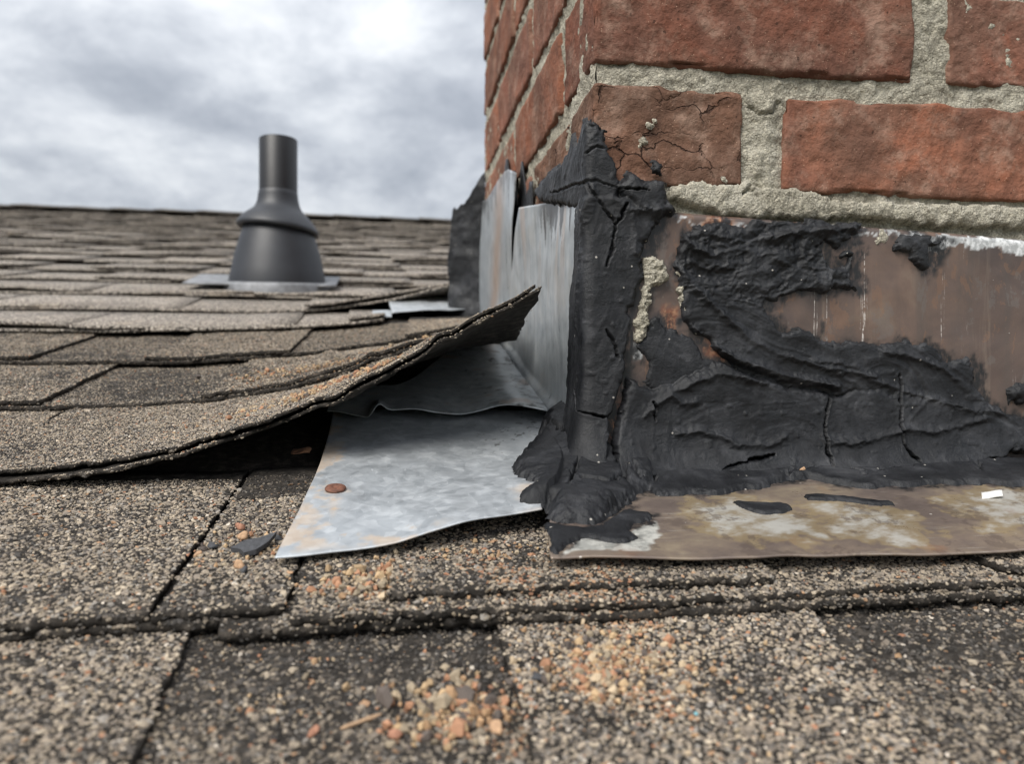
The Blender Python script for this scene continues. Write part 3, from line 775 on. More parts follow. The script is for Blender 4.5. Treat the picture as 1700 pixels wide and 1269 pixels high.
def add_granules(X, Y, Z, dark, tone, on_edge):
    n = len(X)
    if n == 0:
        return
    wear = fbm(X * 16, Y * 16, 0, 77, 4)
    wear2 = fbm(X * 55, Y * 55, 0, 78, 3)
    pd = np.clip((wear + 0.35 * wear2 - 0.30) * 1.2, 0, .85)
    if dark:
        # granules washed back onto the worn strip towards its lower edge
        pd = np.clip(0.97 - sm(0.278 - Y, -0.005, 0.05) * 0.72 + 0.15 * wear, 0, 1)
        pd = np.where(Y > 0.30, 0.75, pd)
    use_d = nrng.random(n) < pd
    cl, cd = PW_L / PW_L.sum(), PW_D / PW_D.sum()
    idx = np.where(use_d, nrng.choice(10, n, p=cd), nrng.choice(10, n, p=cl))
    rust = np.zeros(n)
    for rx, ry, rr in RUSTY:
        rust = np.maximum(rust, 1 - sm(np.hypot(X - rx, (Y - ry)) / rr + 0.45 * wear2, 0.35, 1.0))
    rp = nrng.random(n) < rust * 0.75
    idx = np.where(rp, nrng.choice([3, 4, 5, 8, 8, 9, 2], n), idx)
    col = PAL[idx] * np.array([1.12, 1.08, 1.03]) * (0.78 + 0.44 * nrng.random(n))[:, None] * tone
    col = col * np.where(on_edge, .62, 1.0)[:, None]
    base = np.where(Y < 0.449, 0.00072, 0.00052)
    s = base * np.exp(nrng.normal(0, 0.30, n))
    keep = nrng.random(n) < np.where(use_d, 0.62, 1.0)
    sc = np.stack([s * (0.8 + .5 * nrng.random(n)), s * (0.8 + .5 * nrng.random(n)), s * (0.42 + .30 * nrng.random(n))], 1)
    P = np.stack([X, Y - np.where(on_edge, 0.0003, 0), Z + s * 0.02], 1)
    R = np.stack([nrng.normal(0, .35, n), nrng.normal(0, .35, n), nrng.random(n) * 6.283], 1)
    GP.append(P[keep]); GC.append(col[keep]); GS.append(sc[keep]); GR.append(R[keep])


D0 = 660000.0
TOPX = 0.028
# course -1 and course 0 run in front of the chimney; their pieces are laid as seen
def strip(k, xa, xb, tone, gd, dark, seed, step=0.9, skip=()):
    x = xa
    while x < xb - 1e-6:
        e = min(x + step, xb)
        slab(k, 0, (x, x), (e - .0012, e - .0012), yk(k), yk(k + 1) + TOPX, seed, tone, 1, skip, gdens=gd, gdark=dark)
        x = e
        seed += 1

strip(-1, -0.42, 0.62, 0.72, D0, True, 101, .52, ((-.42, -.0745), (.0425, .163), (.385, .62)))
slab(-1, 1, (-.42, -.42), (-.0715, -.0745), yk(-1), yk(0) + TOPX, 111, 0.98, 1, gdens=D0, label='pale shingle tab beside the worn dark strip')
slab(-1, 1, (.0425, .0425), (.163, .1775), yk(-1), yk(0) + TOPX, 112, 1.05, 1, gdens=D0)
slab(-1, 1, (.385, .385), (.62, .62), yk(-1), yk(0) + TOPX, 113, 1.0, 1, gdens=D0)
SK0 = ((-.5, -.0805), (-.085, -.0395), (-.036, .34), (.3415, .8))
slab(0, 0, (-.50, -.50), (-.0640, -.0640), yk(0), yk(1) + TOPX, 121, .85, 1, SK0, gdens=D0 * .8)
slab(0, 0, (-.0628, -.0628), (.4000, .4000), yk(0) - .0058, yk(1) + TOPX, 122, .80, 1, SK0, gdens=D0 * .8)
slab(0, 0, (.4012, .4012), (.80, .80), yk(0) - .0060, yk(1) + TOPX, 123, .85, 1, SK0, gdens=D0 * .8)
slab(0, 1, (-.50, -.50), (-.0905, -.0825), yk(0) + .0015, yk(1) + TOPX, 131, 1.0, 1, gdens=D0)
slab(0, 1, (-.0872, -.0795), (-.0398, -.0388), yk(0) + .0030, yk(1) + TOPX, 132, 0.95, 1, gdens=D0, jag=.0022)
slab(0, 1, (-.0365, -.0360), (.3400, .3400), yk(0) - .0040, yk(1) + TOPX, 133, 0.90, 1, gdens=D0)
slab(0, 1, (.3415, .3415), (.80, .80), yk(0) - .0030, yk(1) + TOPX, 134, 0.92, 1, gdens=D0)
slab(0, 2, (.0005, .0015), (.1640, .1630), yk(0) + .0035, yk(0) + .032, 135, 0.88, 1, gdens=D0, jag=.0022, th=.0034)
slab(0, 2, (.276, .2590), (.46, .46), yk(0) + .0020, yk(0) + .036, 136, 0.95, 1, gdens=D0, jag=.0022, th=.0034)
slab(0, 2, (-.0790, -.0780), (-.0300, -.0300), yk(0) + .122, yk(1) + TOPX, 137, 0.45, 1, gdens=D0 * .5, gdark=True, th=.0012, extra=-.0020)

# course 1: the curled shingle
D1 = 860000.0
slab(1, 0, (-.62, -.62), (-.2290, -.2275), yk(1), yk(2) + TOPX, 141, 0.9, 1, ((-.62, -.23),), gdens=D1 * .8)
slab(1, 1, (-.62, -.62), (-.2305, -.2275), yk(1) + .002, yk(2) + TOPX, 142, 1.05, 1, gdens=D1)
slab(1, 0, (-.2275, -.2260), (.0880, .1000), yk(1), yk(2) + TOPX, 143, 0.9, 1, ((-.227, .085),), gdens=D1 * .5, jag=.0020, th=.0020, label='lower layer of the shingle curled up beside the chimney')
slab(1, 1, (-.2285, -.2255), (.0850, .0990), yk(1) + .0030, yk(2) + TOPX, 144, 1.02, 1, gdens=D1, jag=.0026, extra=.0008, th=.0021, label='shingle curled up high at its corner beside the chimney')
D2 = 620000.0
slab(2, 0, (-.75, -.75), (.1020, .1060), yk(2), yk(3) + TOPX, 151, 0.88, 1, ((-.75, -.246), (-.125, .1)), gdens=D2 * .8)
slab(2, 1, (-.75, -.75), (-.2465, -.2420), yk(2) + .002, yk(3) + TOPX, 152, 1.05, 1, gdens=D2)
slab(2, 1, (-.1370, -.1230), (.1000, .1050), yk(2) + .001, yk(3) + TOPX, 153, 1.0, 1, gdens=D2)
D3 = 520000.0
slab(3, 0, (-.85, -.85), (.1070, .1080), yk(3), yk(4) + TOPX, 161, 0.9, 1, ((-.85, -.315), (-.208, -.09), (.025, .106)), gdens=D3 * .8)
slab(3, 1, (-.85, -.85), (-.3150, -.3090), yk(3) + .002, yk(4) + TOPX, 162, 1.05, 1, gdens=D3)
slab(3, 1, (-.2180, -.2080), (-.0900, -.0840), yk(3) + .001, yk(4) + TOPX, 163, 1.02, 1, gdens=D3)
slab(3, 1, (.0150, .0250), (.1060, .1080), yk(3) + .001, yk(4) + TOPX, 164, 1.05, 1, gdens=D3)

# the courses above, and what lies beyond the frame, laid at random
def course(k, xa, xb, seed0):
    r = random.Random(seed0)
    x, s = xa, seed0
    while x < xb - 0.01:
        e = min(x + r.uniform(.85, 1.05), xb)
        slab(k, 0, (x, x), (e - .0015, e - .0015), yk(k) + r.uniform(-.002, .002), yk(k + 1) + TOPX, s, r.uniform(.80, 1.0), warp=.0034)
        x = e; s += 1
    x = xa + r.uniform(-.1, .05)
    while x < xb - 0.02:
        w = r.uniform(.11, .26)
        a, e = max(x, xa), min(x + w, xb)
        sl, sr = r.uniform(-.008, .008), r.uniform(-.008, .008)
        if e - a > .02:
            slab(k, 1, (a, a + sl), (e, e + sr), yk(k) + r.uniform(-.003, .004), yk(k + 1) + TOPX, s, r.uniform(.86, 1.14), warp=.0070, jag=.0034)
        x = x + w + (r.uniform(.05, .16) if r.random() < .75 else .002)
        s += 1

KR = int((YR - .303) / E)
for k in range(4, KR + 1):
    if yk(k) < YB - 0.02:
        course(k, -2.2, .1080 if k != 4 else -.004, 1000 + 60 * k)
    elif k == 5 or k == 6:
        course(k, -2.2, .100, 1000 + 60 * k)
        course(k, .101, XR_ROOF, 1030 + 60 * k)
    else:
        course(k, XL_ROOF, XR_ROOF, 1000 + 60 * k)
for k in range(-6, -1):
    course(k, -2.2, 2.0, 9000 + 90 * k)
course(-1, -2.2, -.42, 7100); course(-1, .62, 2.0, 7130)
course(0, -2.2, -.50, 7160); course(0, .80, 2.0, 7190)
for k, xa in ((1, -.62), (2, -.75), (3, -.85)):
    course(k, -2.2, xa, 7200 + 50 * k)
for k in range(1, 5):
    course(k, XR + .012, 2.0, 7500 + 40 * k)
o = obj('shingle_field', np.concatenate(STUFF_V), np.concatenate(STUFF_F), M_SH, ROOF, smooth=False, attrs={'tone': np.concatenate(STUFF_T)})
o['kind'] = 'stuff'

# ridge caps, folded over the ridge
x, i = XL_ROOF, 0
capn = 0
while x < XR_ROOF:
    w = rng.uniform(.18, .22)
    dz = rng.uniform(0, .004)
    prof = [(-.15, -.030), (-.05, -.006), (-.012, .003), (.012, .003), (.05, -.006), (.15, -.030)]
    pts = []
    for (py, pz) in prof:
        for q, xx in enumerate((x - .012, x + w * .5, x + w)):
            pts.append((xx, YR + py, zr(YR) + .012 + pz + dz + (.006 if q == 0 else .002 if q == 1 else 0)))
    v, f = shell(np.array(pts), 3, 6, np.array([0, 0, -.005]))
    if -1.95 < x < .75:
        obj('ridge_cap', v, f, M_SH, ROOF, smooth=False, attrs={'tone': np.full(len(v), rng.uniform(.35, .55))})
    x += w

# ------------------------------------------------------------------ granules: crushed stone set in the asphalt
def granule_tree():
    ng = bpy.data.node_groups.new('granules', 'GeometryNodeTree')
    ng.interface.new_socket('Geometry', in_out='INPUT', socket_type='NodeSocketGeometry')
    ng.interface.new_socket('Geometry', in_out='OUTPUT', socket_type='NodeSocketGeometry')
    k = G(ng)
    gi = k.n('NodeGroupInput')
    join = k.n('GeometryNodeJoinGeometry')
    for i in range(5):
        ico = k.n('GeometryNodeMeshIcoSphere', {'Radius': 1.0, 'Subdivisions': 1})
        p = k.n('GeometryNodeInputPosition')
        nz = k.n('ShaderNodeTexNoise', {'Vector': k.n('ShaderNodeVectorMath', {0: p.outputs[0], 1: (i * 7.3, i * 3.1, i * 5.7)}, operation='ADD').outputs[0], 'Scale': 0.9, 'Detail': 1.0})
        off = k.n('ShaderNodeVectorMath', {0: nz.outputs[1], 1: (0.5, 0.5, 0.5)}, operation='SUBTRACT')
        off = k.n('ShaderNodeVectorMath', {0: off.outputs[0], 'Scale': 1.5}, operation='SCALE')
        sp = k.n('GeometryNodeSetPosition', {'Geometry': ico.outputs[0], 'Offset': off.outputs[0]})
        sm_ = k.n('GeometryNodeSetMaterial', {'Geometry': sp.outputs[0], 'Material': M_GR})
        ti = k.n('GeometryNodeGeometryToInstance', {0: sm_.outputs[0]})
        ng.links.new(ti.outputs[0], join.inputs[0])
    rot = k.n('GeometryNodeInputNamedAttribute', {'Name': 'rot'}, data_type='FLOAT_VECTOR')
    scl = k.n('GeometryNodeInputNamedAttribute', {'Name': 'scl'}, data_type='FLOAT_VECTOR')
    e2r = k.n('FunctionNodeEulerToRotation', {0: rot.outputs[0]})
    iop = k.n('GeometryNodeInstanceOnPoints', {'Points': gi.outputs[0], 'Instance': join.outputs[0], 'Pick Instance': True, 'Rotation': e2r.outputs[0], 'Scale': scl.outputs[0]})
    k.n('NodeGroupOutput', {0: iop.outputs[0]})
    return ng


GTREE = granule_tree()


def granule_object(name, P, C, S, R, parent=None):
    me = bpy.data.meshes.new(name)
    org = P.mean(0)
    me.vertices.add(len(P))
    me.vertices.foreach_set('co', (P - org).astype(np.float32).ravel())
    for an, arr in (('rot', R), ('scl', S)):
        a = me.attributes.new(an, 'FLOAT_VECTOR', 'POINT')
        a.data.foreach_set('vector', arr.astype(np.float32).ravel())
    a = me.attributes.new('gcol', 'FLOAT_COLOR', 'POINT')
    a.data.foreach_set('color', np.concatenate([C, np.ones((len(C), 1))], 1).astype(np.float32).ravel())
    me.materials.append(M_GR)
    o = bpy.data.objects.new(name, me)
    COL.objects.link(o)
    place(o, org, parent)
    md = o.modifiers.new('scatter', 'NODES')
    md.node_group = GTREE
    o['kind'] = 'stuff'
    return o


granule_object('granules', np.concatenate(GP), np.concatenate(GC), np.concatenate(GS), np.concatenate(GR), ROOF)
print('granules', sum(len(p) for p in GP), 'shingle parts', n_parts)

# ------------------------------------------------------------------ chimney
CH = empty('chimney', (XC, YC, zr(YC)), 'red brick chimney with pale sandy mortar joints', 'chimney')
Z0, ZP, BH = 0.1180, 0.0722, 0.0605
NROW = 9
v, f = rbox((XC + .006, YC + .007, -.12), (XR - .006, YB - .006, Z0 + ZP * NROW), (30, 30, 40), .002, .0005, 3)
obj('mortar_core', v, f, M_MO, CH)
EV_F = [(XC, .2163), (.2400, .4400), (.4520, .6500), (.6620, XR)]
OD_F = [(XC, .3303), (.3537, .5530), (.5650, XR)]
EV_L = [(.6470, .8380), (.8500, YB)]
OD_L = [(.5320, .7260), (.7380, .9320), (.9440, YB)]
br = random.Random(4)


def brick(lo, hi, res, mat, seed, amp=.0009, r=.0030, label=None):
    n = [max(3, int((hi[a] - lo[a]) / res[a])) for a in range(3)]
    v, f = rbox(lo, hi, n, r, amp, seed)
    o = obj('brick', v, f, mat, CH, origin=[(lo[a] + hi[a]) / 2 for a in range(3)])
    if label:
        o['label'] = label
    return o


sd = 200
for j in range(0, NROW):
    z0 = Z0 + ZP * j
    z1 = z0 + BH
    ev = j % 2 == 0
    hero = j in (0, 1)
    for i, (a, b) in enumerate(EV_F if ev else OD_F):
        sd += 1
        if j < 0 and i > 0:
            continue
        cor = i == 0
        y1 = (.6350 if ev else .5200) if cor else YC + .09
        fine = hero and a < .44
        res = (.0012, .0022 if cor else .006, .0012) if fine else ((.006, .003, .003) if cor else (.01, .01, .006))
        jy = br.uniform(-.0008, .0008)
        mat = M_BR[1] if (j == 0 and i == 0) else M_BR[0] if j != 0 or i != 1 else M_BR[2]
        brick((a, YC + jy, z0 + br.uniform(-.001, .001)), (b, y1, z1 + br.uniform(-.001, .001)), res, mat, sd,
              amp=.0013 if (j == 0 and i == 0) else .0011, r=.0032, label='dark brown cracked brick end at the corner' if (j == 0 and i == 0) else None)
    for (a, b) in (EV_L if ev else OD_L):
        sd += 1
        brick((XC + br.uniform(-.0012, .0012), a, z0 + br.uniform(-.001, .001)), (XC + .09, b, z1 + br.uniform(-.001, .001)), (.008, .0035, .0035), M_BR[br.choice((0, 2, 2))], sd)
    if j < 0:
        continue
    x = XC + .14
    for (a, b) in (((.53, .72), (.73, .86)) if ev else ((.53, .62), (.632, .86))):
        sd += 1
        brick((XR - .09, a, z0), (XR, b, z1), (.02, .01, .01), M_BR[0], sd)
    for (a, b) in (((.21, .40), (.412, .60), (.612, XR)) if ev else ((.21, .30), (.312, .50), (.512, XR))):
        sd += 1
        brick((a, YB - .09, z0), (b, YB, z1), (.01, .02, .01), M_BR[0], sd)

# mortar in the joints of the front, rough and nearly flush, with a ragged bed under the lowest bricks
OUTM = {k_: mm(v_) for k_, v_ in OUT.items()}
gx, gz = np.meshgrid(np.arange(XC + .003, .50, .0011), np.arange(.088, .268, .0011))
S_, Z_ = gx - XC, gz
nz = fbm(gx * 130, gz * 130, 0, 21, 5, .6)
h = -.0036 + nz * .0011 + fbm(gx * 38, gz * 38, 0, 22, 3) * .0010
wx, wz = fbm(gx * 150, gz * 150, 0, 23, 4) * .0016, fbm(gx * 150, gz * 150, 0, 24, 4) * .0016
d = sdf(S_ + wx, Z_ + wz, OUTM['mortar_bed'])
bed = np.where(d > 0, .0030 * (1 - np.exp(-d / .0012)) + nz * .0010, -.008)
h = np.maximum(h, bed)
h += .0030 * np.exp(-((gx - .229) / .010) ** 2) * sm(gz, .112, .13) * (1 - sm(gz, .172, .182))
for crk in ([(.2180, .1700), (.2250, .1660), (.2330, .1660), (.2400, .1720)], [(.2195, .118), (.214, .1155), (.2172, .1215)]):
    dc = dist_line(gx + wx, gz + wz, crk)
    h -= .0035 * np.exp(-(dc / .0009) ** 2)
zbot = .0965 - .040 * (gx - .24) + fbm(gx * 70, gx * 0, 0, 26, 4) * .0016
keepv = gz > zbot
vv = np.stack([gx, YC - h, gz], 2).reshape(-1, 3)
ff = grid_faces(gx.shape[1], gx.shape[0])
kv = keepv.ravel()
ff = ff[kv[ff].all(1)]
obj('mortar', vv, ff, M_MO, CH)
# underside of the bed, over the flashing's top edge
xs = np.arange(XC + .05, .50, .002)
zb = .0965 - .040 * (xs - .24) + fbm(xs * 70, xs * 0, 0, 26, 4) * .0016
und = np.concatenate([np.stack([xs, np.full_like(xs, YC - .002), zb + .0006], 1), np.stack([xs, np.full_like(xs, YC + .012), zb + .003], 1)])
obj('mortar', und, grid_faces(len(xs), 2), M_MO, CH)
# left side joints
gy, gz = np.meshgrid(np.arange(YC + .003, YB - .002, .0024), np.arange(.03, .55, .0024))
h = -.0026 + fbm(gy * 120, gz * 120, 0, 31, 5, .6) * .0012 + fbm(gy * 30, gz * 30, 0, 32, 3) * .0008
obj('mortar', np.stack([XC - h, gy, gz], 2).reshape(-1, 3), grid_faces(gy.shape[1], gy.shape[0]), M_MO, CH)

# ------------------------------------------------------------------ apron flashing across the front
ZCR = zr(YC)


def za(y):
    """height of the apron sheet above the roof line"""
    return zr(y) + .0035 + .0038 * np.clip((YC - y) / .11, 0, 1)


AP = empty('apron_flashing', (.30, YC - .06, zr(YC - .06)), 'brown tarnished metal apron bent along the foot of the brick front', 'flashing')
gx, gt = np.meshgrid(np.concatenate([np.arange(.118, .46, .0014), np.linspace(.47, .735, 20)]), np.linspace(0, 1, 110))
ztop = .0990 - .040 * (gx - .24)
zz_ = ZCR + .004 + (ztop - ZCR - .004) * gt
yy = YC - .0040 + fbm(gx * 22, zz_ * 22, 0, 41, 3) * .0009 + .0022 * sm(gt, .985, 1.0)
s_, w1, w2 = gx - XC, fbm(gx * 110, zz_ * 110, 0, 42, 5, .6) * .0032, fbm(gx * 110, zz_ * 110, 0, 43, 5, .6) * .0032
bare = sm(sdf(s_ + w1, zz_ + w2, OUTM['bare_metal']), -.0006, .0008)
bare = np.maximum(bare, sm(sdf(s_ + w1 * .5, zz_ + w2 * .5, OUTM['white_chip']), -.0005, .0008))
rust = np.zeros_like(gx)
for cx_, cz_, rx_, rz_ in ((.196, .0955, .013, .0032), (.222, .0935, .012, .0034), (.2435, .0925, .006, .003), (.195, .026, .010, .012), (.196, .018, .007, .008), (.130, -.020, .008, .030), (.166, .035, .007, .014), (.163, .010, .007, .010)):
    rust = np.maximum(rust, (1 - sm(np.hypot((gx - cx_ + w1) / rx_, (zz_ - cz_ + w2) / rz_), .6, 1.1)) * (.95 if cz_ > .05 else .7))
film = np.zeros_like(gx)
for nm_ in ('corner_mass', 'swoosh', 'smear', 'base', 'dab'):
    film = np.maximum(film, sm(sdf(s_ + w1 * 1.6, zz_ + w2 * 1.6, OUTM[nm_]), -.0085 if nm_ != 'swoosh' else -.0050, .0005))
v, f = shell(np.stack([gx, yy, zz_], 2).reshape(-1, 3), gx.shape[1], gx.shape[0], np.array([0, .0009, 0]))
two = lambda a: np.concatenate([a.ravel(), a.ravel()])
o = obj('upright_leaf', v, f, M_BROWN, AP, attrs={'bare': two(bare), 'rust': two(rust), 'film': two(film)})
o['label'] = 'brown coated upright sheet with bare zinc along its top'
# leaf on the roof: left end cut on a slant, front edge a little bowed
gu, gt = np.meshgrid(np.linspace(0, 1, 330) ** 1.15, np.linspace(0, 1, 90))
yfront = lambda x: .3195 - .0055 * sm(x, .07, .14) - .0015 * sm(x, .14, .30)
xl_ = .0680 + (.1000 - .0680) * gt ** 1.3
gx = xl_ + (.735 - xl_) * gu
yf = yfront(gx) + fbm(gx * 40, gx * 0, 0, 51, 2) * .0006
gy = yf + (YC - .003 - yf) * gt


def apron_z(x, y):
    t_ = np.clip((y - yfront(x)) / (YC - .003 - yfront(x)), 0, 1)
    return za(y) + fbm(x * 14, y * 14, 0, 52, 3) * .0011 + .0028 * (1 - t_) ** 3 * (.5 + .5 * fbm(x * 9, x * 0, 0, 53, 2)) + .0022 * sm(t_, .93, 1.0)


gzv = apron_z(gx, gy)
w1, w2 = fbm(gx * 90, gy * 90, 0, 54, 5, .6) * .004, fbm(gx * 90, gy * 90, 0, 55, 5, .6) * .004
white = sm(sdf(gx + w1 * .7, gy + w2 * .7, OUTM['a_white']), -.0006, .0010)
light = np.zeros_like(gx)
for p_ in OUTM['a_light']:
    light = np.maximum(light, sm(sdf(gx + w1 * 2.2, gy + w2 * 2.2, p_), -.012, .010))
v, f = shell(np.stack([gx, gy, gzv], 2).reshape(-1, 3), gx.shape[1], gx.shape[0], np.array([0, 0, -.0009]))
film = np.zeros_like(gx)
for nm_ in ('r_corner', 'r_band', 'r_smear'):
    film = np.maximum(film, sm(sdf(gx + w1 * 1.2, gy + w2 * 1.2, OUTM[nm_]), -.006, .0005))
o = obj('roof_leaf', v, f, M_APR, AP, attrs={'white': two(white), 'light': two(light), 'film': two(film)})
o['label'] = 'tarnished brown and ochre sheet lying on the shingles'

# ------------------------------------------------------------------ step flashing on the left side
def spots(x, y, seed, thr=.62, f=150):
    return sm(fbm(x * f, y * f, 0, seed, 4, .6), thr, thr + .12)


S0 = empty('step_flashing', (.03, .45, zr(.45)), 'flat pale galvanised flashing sheet with a rusty nail, lying on shingles', 'flashing', 'galvanised step flashings')
gu, gt = np.meshgrid(np.linspace(0, 1, 130), np.linspace(0, 1, 150))
xl_ = -.0480 + .0090 * gt + .004 * np.sin(gt * 3.1)
xr_ = .0740 + .0440 * sm(gt, 0, .45)
gx = xl_ + (xr_ - xl_) * gu
yf = .3400 + (.3675 - .3400) * gu ** 1.3 + .0022 * np.sin(gu * 9.0) * gu * (1 - gu) * 2
gy = yf + (.562 - yf) * gt
gzv = zr(gy) + .0034 + .0010 * fbm(gx * 18, gy * 18, 0, 61, 3) + .0062 * sm(gu, .25, .8) * (1 - sm(gt, .1, .6)) + .0008 * (1 - gt)
edge = np.minimum.reduce([gu * .12, gt * .2])
stain = np.clip((1 - sm(edge + fbm(gx * 60, gy * 60, 0, 62, 5, .65) * .012, .000, .006)) * .75 * sm(fbm(gx * 22, gy * 22, 0, 67, 3), -.5, .4) + .8 * (1 - sm(np.hypot(gx - .074, gy - .387) + fbm(gx * 70, gy * 70, 0, 63, 3) * .004, .004, .014)) + .7 * (1 - sm(np.hypot(gx + .0275, gy - .4125) + fbm(gx * 200, gy * 200, 0, 68, 3) * .002, .004, .008)) + .45 * np.exp(-((gx + .0275) / .0032) ** 2) * (1 - sm(gy, .395, .412)) * sm(gy + fbm(gx * 300, gy * 60, 0, 69, 3) * .01, .375, .40), 0, 1)
sp = spots(gx, gy, 64, .86, 190) * sm(gx + fbm(gx * 30, gy * 30, 0, 65, 2) * .02, .055, .085) * .85
v, f = shell(np.stack([gx, gy, gzv], 2).reshape(-1, 3), 130, 150, np.array([0, 0, -.0007]))
LEAF0 = obj('roof_leaf', v, f, M_GALV, S0, attrs={'stain': two(stain), 'spots': two(sp)})
# the leaf's hidden upright runs behind the tar
gy, gt = np.meshgrid(np.linspace(.445, .56, 30), np.linspace(0, 1, 20))
gz2 = zr(gy) + .005 + gt * .09
v, f = shell(np.stack([np.full_like(gy, XC - .0022), gy, gz2], 2).reshape(-1, 3), 30, 20, np.array([.0006, 0, 0]))
obj('upright_leaf', v, f, M_GALV, S0, attrs={'stain': np.zeros(len(v)), 'spots': np.zeros(len(v))})
nv, nf = lathe([(0, .0006), (.0012, .0006), (.0018, .0012), (.0028, .0014), (.0042, .0013), (.0052, .0010), (.0056, .0004), (.0052, -.0002), (.0012, -.0004), (.0011, -.010), (0, -.010)], 24)
nv = nv + nv / (np.linalg.norm(nv, axis=1, keepdims=True) + 1e-9) * (fbm(nv[:, 0] * 500, nv[:, 1] * 500, nv[:, 2] * 500, 66, 3) * .00018)[:, None]
nv[:, 2] += PITCH * nv[:, 1]
obj('nail', nv + np.array([-.0275, .4125, zr(.4125) + .0052]), nf, M_RUST, LEAF0)

S1 = empty('step_flashing', (.06, .60, zr(.60)), 'crumpled galvanised flashing bent up the brick side under the curled shingle', 'flashing', 'galvanised step flashings')
gu, gt = np.meshgrid(np.linspace(0, 1, 110), np.linspace(0, 1, 110))
yb_, yt_ = .470 + (.772 - .470) * gu, .455 + (.6420 - .455) * gu
gy = yb_ + (yt_ - yb_) * gt
zb_ = zr(gy) + .0115
zt_ = .1150 + (.1480 - .1150) * gu
gz2 = zb_ + (zt_ - zb_) * gt
gx = XC - .0045 - .0060 * sm(gu, .5, 1.0) * sm(gt, 0, .5) + .0016 * fbm(gy * 14, gz2 * 14, 0, 71, 3) - .0055 * (1 - sm(gt, 0, .05))
stain = .55 * sm(fbm(gy * 60, gz2 * 5, 0, 72, 4), .15, .6) * sm(gt, .35, 1)
sp = .9 * sm(gt + .10 * fbm(gy * 150, gz2 * 10, 0, 73, 4, .6), .93, .97) * (1 - sm(gu, .55, .8)) + .22 * spots(gy, gz2 * .15, 77, .9, 160) * sm(gt, .3, .9)
v, f = shell(np.stack([gx, gy, gz2], 2).reshape(-1, 3), 110, 110, np.array([.0007, 0, 0]))
obj('upright_leaf', v, f, M_WASH, S1, attrs={'stain': two(stain), 'spots': two(sp)})
xl_ = np.full_like(gu, -.0420)
gx = -.0420 + (.1110 + .0420) * gu
yf = .5330 - .009 * np.exp(-((gx + .010) / .006) ** 2) - .004 * np.sin((gx - .0) * 70) * sm(gx, 0, .03) + .012 * (1 - sm(gx, -.04, -.015))
gy = yf + (.600 + .160 * sm(gx, .0, .08) - yf) * gt
gzv = zr(gy) + .0120 + (.0060 * np.exp(-((gx + .007) / .005) ** 2) - .0035 * (1 - sm(gx, -.014, -.006)) + .0034 * np.sin(gx * 75 + 1.0) * sm(gx, 0, .03)) * (1 - sm(gt, 0, .6)) + .0008 * fbm(gx * 25, gy * 25, 0, 74, 3)
stain = .6 * sm(fbm(gx * 40, gy * 40, 0, 75, 4), .45, .9)
sp = spots(gx, gy, 76, .62, 120) * sm(gx, .05, .09) * .8
v, f = shell(np.stack([gx, gy, gzv], 2).reshape(-1, 3), 110, 110, np.array([0, 0, -.0007]))
obj('roof_leaf', v, f, M_WASH, S1, attrs={'stain': two(stain), 'spots': two(sp)})

S2 = empty('step_flashing', (XC - .01, .85, zr(.85)), 'upright galvanised flashing with a brown streak on the brick side', 'flashing', 'galvanised step flashings')
gu, gt = np.meshgrid(np.linspace(0, 1, 80), np.linspace(0, 1, 80))
yb_, yt_ = .742 + (1.000 - .742) * gu, .664 + (.952 - .664) * gu
gy = yb_ + (yt_ - yb_) * gt
zb_ = zr(gy) + .004
zt_ = .1835 + (.236 - .1835) * gu + .010 * np.sin(gu * 5)
gz2 = zb_ + (zt_ - zb_) * gt
gx = XC - .0040 - .0060 * (1 - sm(gu, 0, .45)) * sm(gt, .1, .8) + .0012 * fbm(gy * 14, gz2 * 14, 0, 81, 3)
stain = .85 * np.exp(-((gu - .50 + .05 * gt + .03 * fbm(gz2 * 30, gz2 * 0, 0, 82, 3)) / .13) ** 2)
v, f = shell(np.stack([gx, gy, gz2], 2).reshape(-1, 3), 80, 80, np.array([.0007, 0, 0]))
obj('upright_leaf', v, f, M_WASH, S2, attrs={'stain': two(stain), 'spots': two(.8 * sm(gt + .12 * fbm(gy * 120, gz2 * 10, 0, 83, 4, .6), .90, .96))})

S3 = empty('step_flashing', (.05, 1.0, zr(1.0)), 'small pale flashing leaf poking out below the lifted shingle', 'flashing', 'galvanised step flashings')
gu, gt = np.meshgrid(np.linspace(0, 1, 40), np.linspace(0, 1, 24))
gx = .0040 - .006 * gt + (.1080 - .0040) * gu
gy = .940 + .050 * gu + (1.090 - .945) * gt
gzv = zr(gy) + .013 + .0012 * fbm(gx * 25, gy * 25, 0, 91, 3)
v, f = shell(np.stack([gx, gy, gzv], 2).reshape(-1, 3), 40, 24, np.array([0, 0, -.0010]))
obj('roof_leaf', v, f, M_GALV, S3, attrs={'stain': np.zeros(len(v)), 'spots': np.zeros(len(v))})
gx = -.0200 + .0240 * gu
gy = .938 + .004 * gu + .05 * gt
gzv = zr(gy) + .0085
v, f = shell(np.stack([gx, gy, gzv], 2).reshape(-1, 3), 40, 24, np.array([0, 0, -.0010]))
obj('folded_tab', v, f, M_GALV, S3, attrs={'stain': np.zeros(len(v)), 'spots': np.zeros(len(v))})

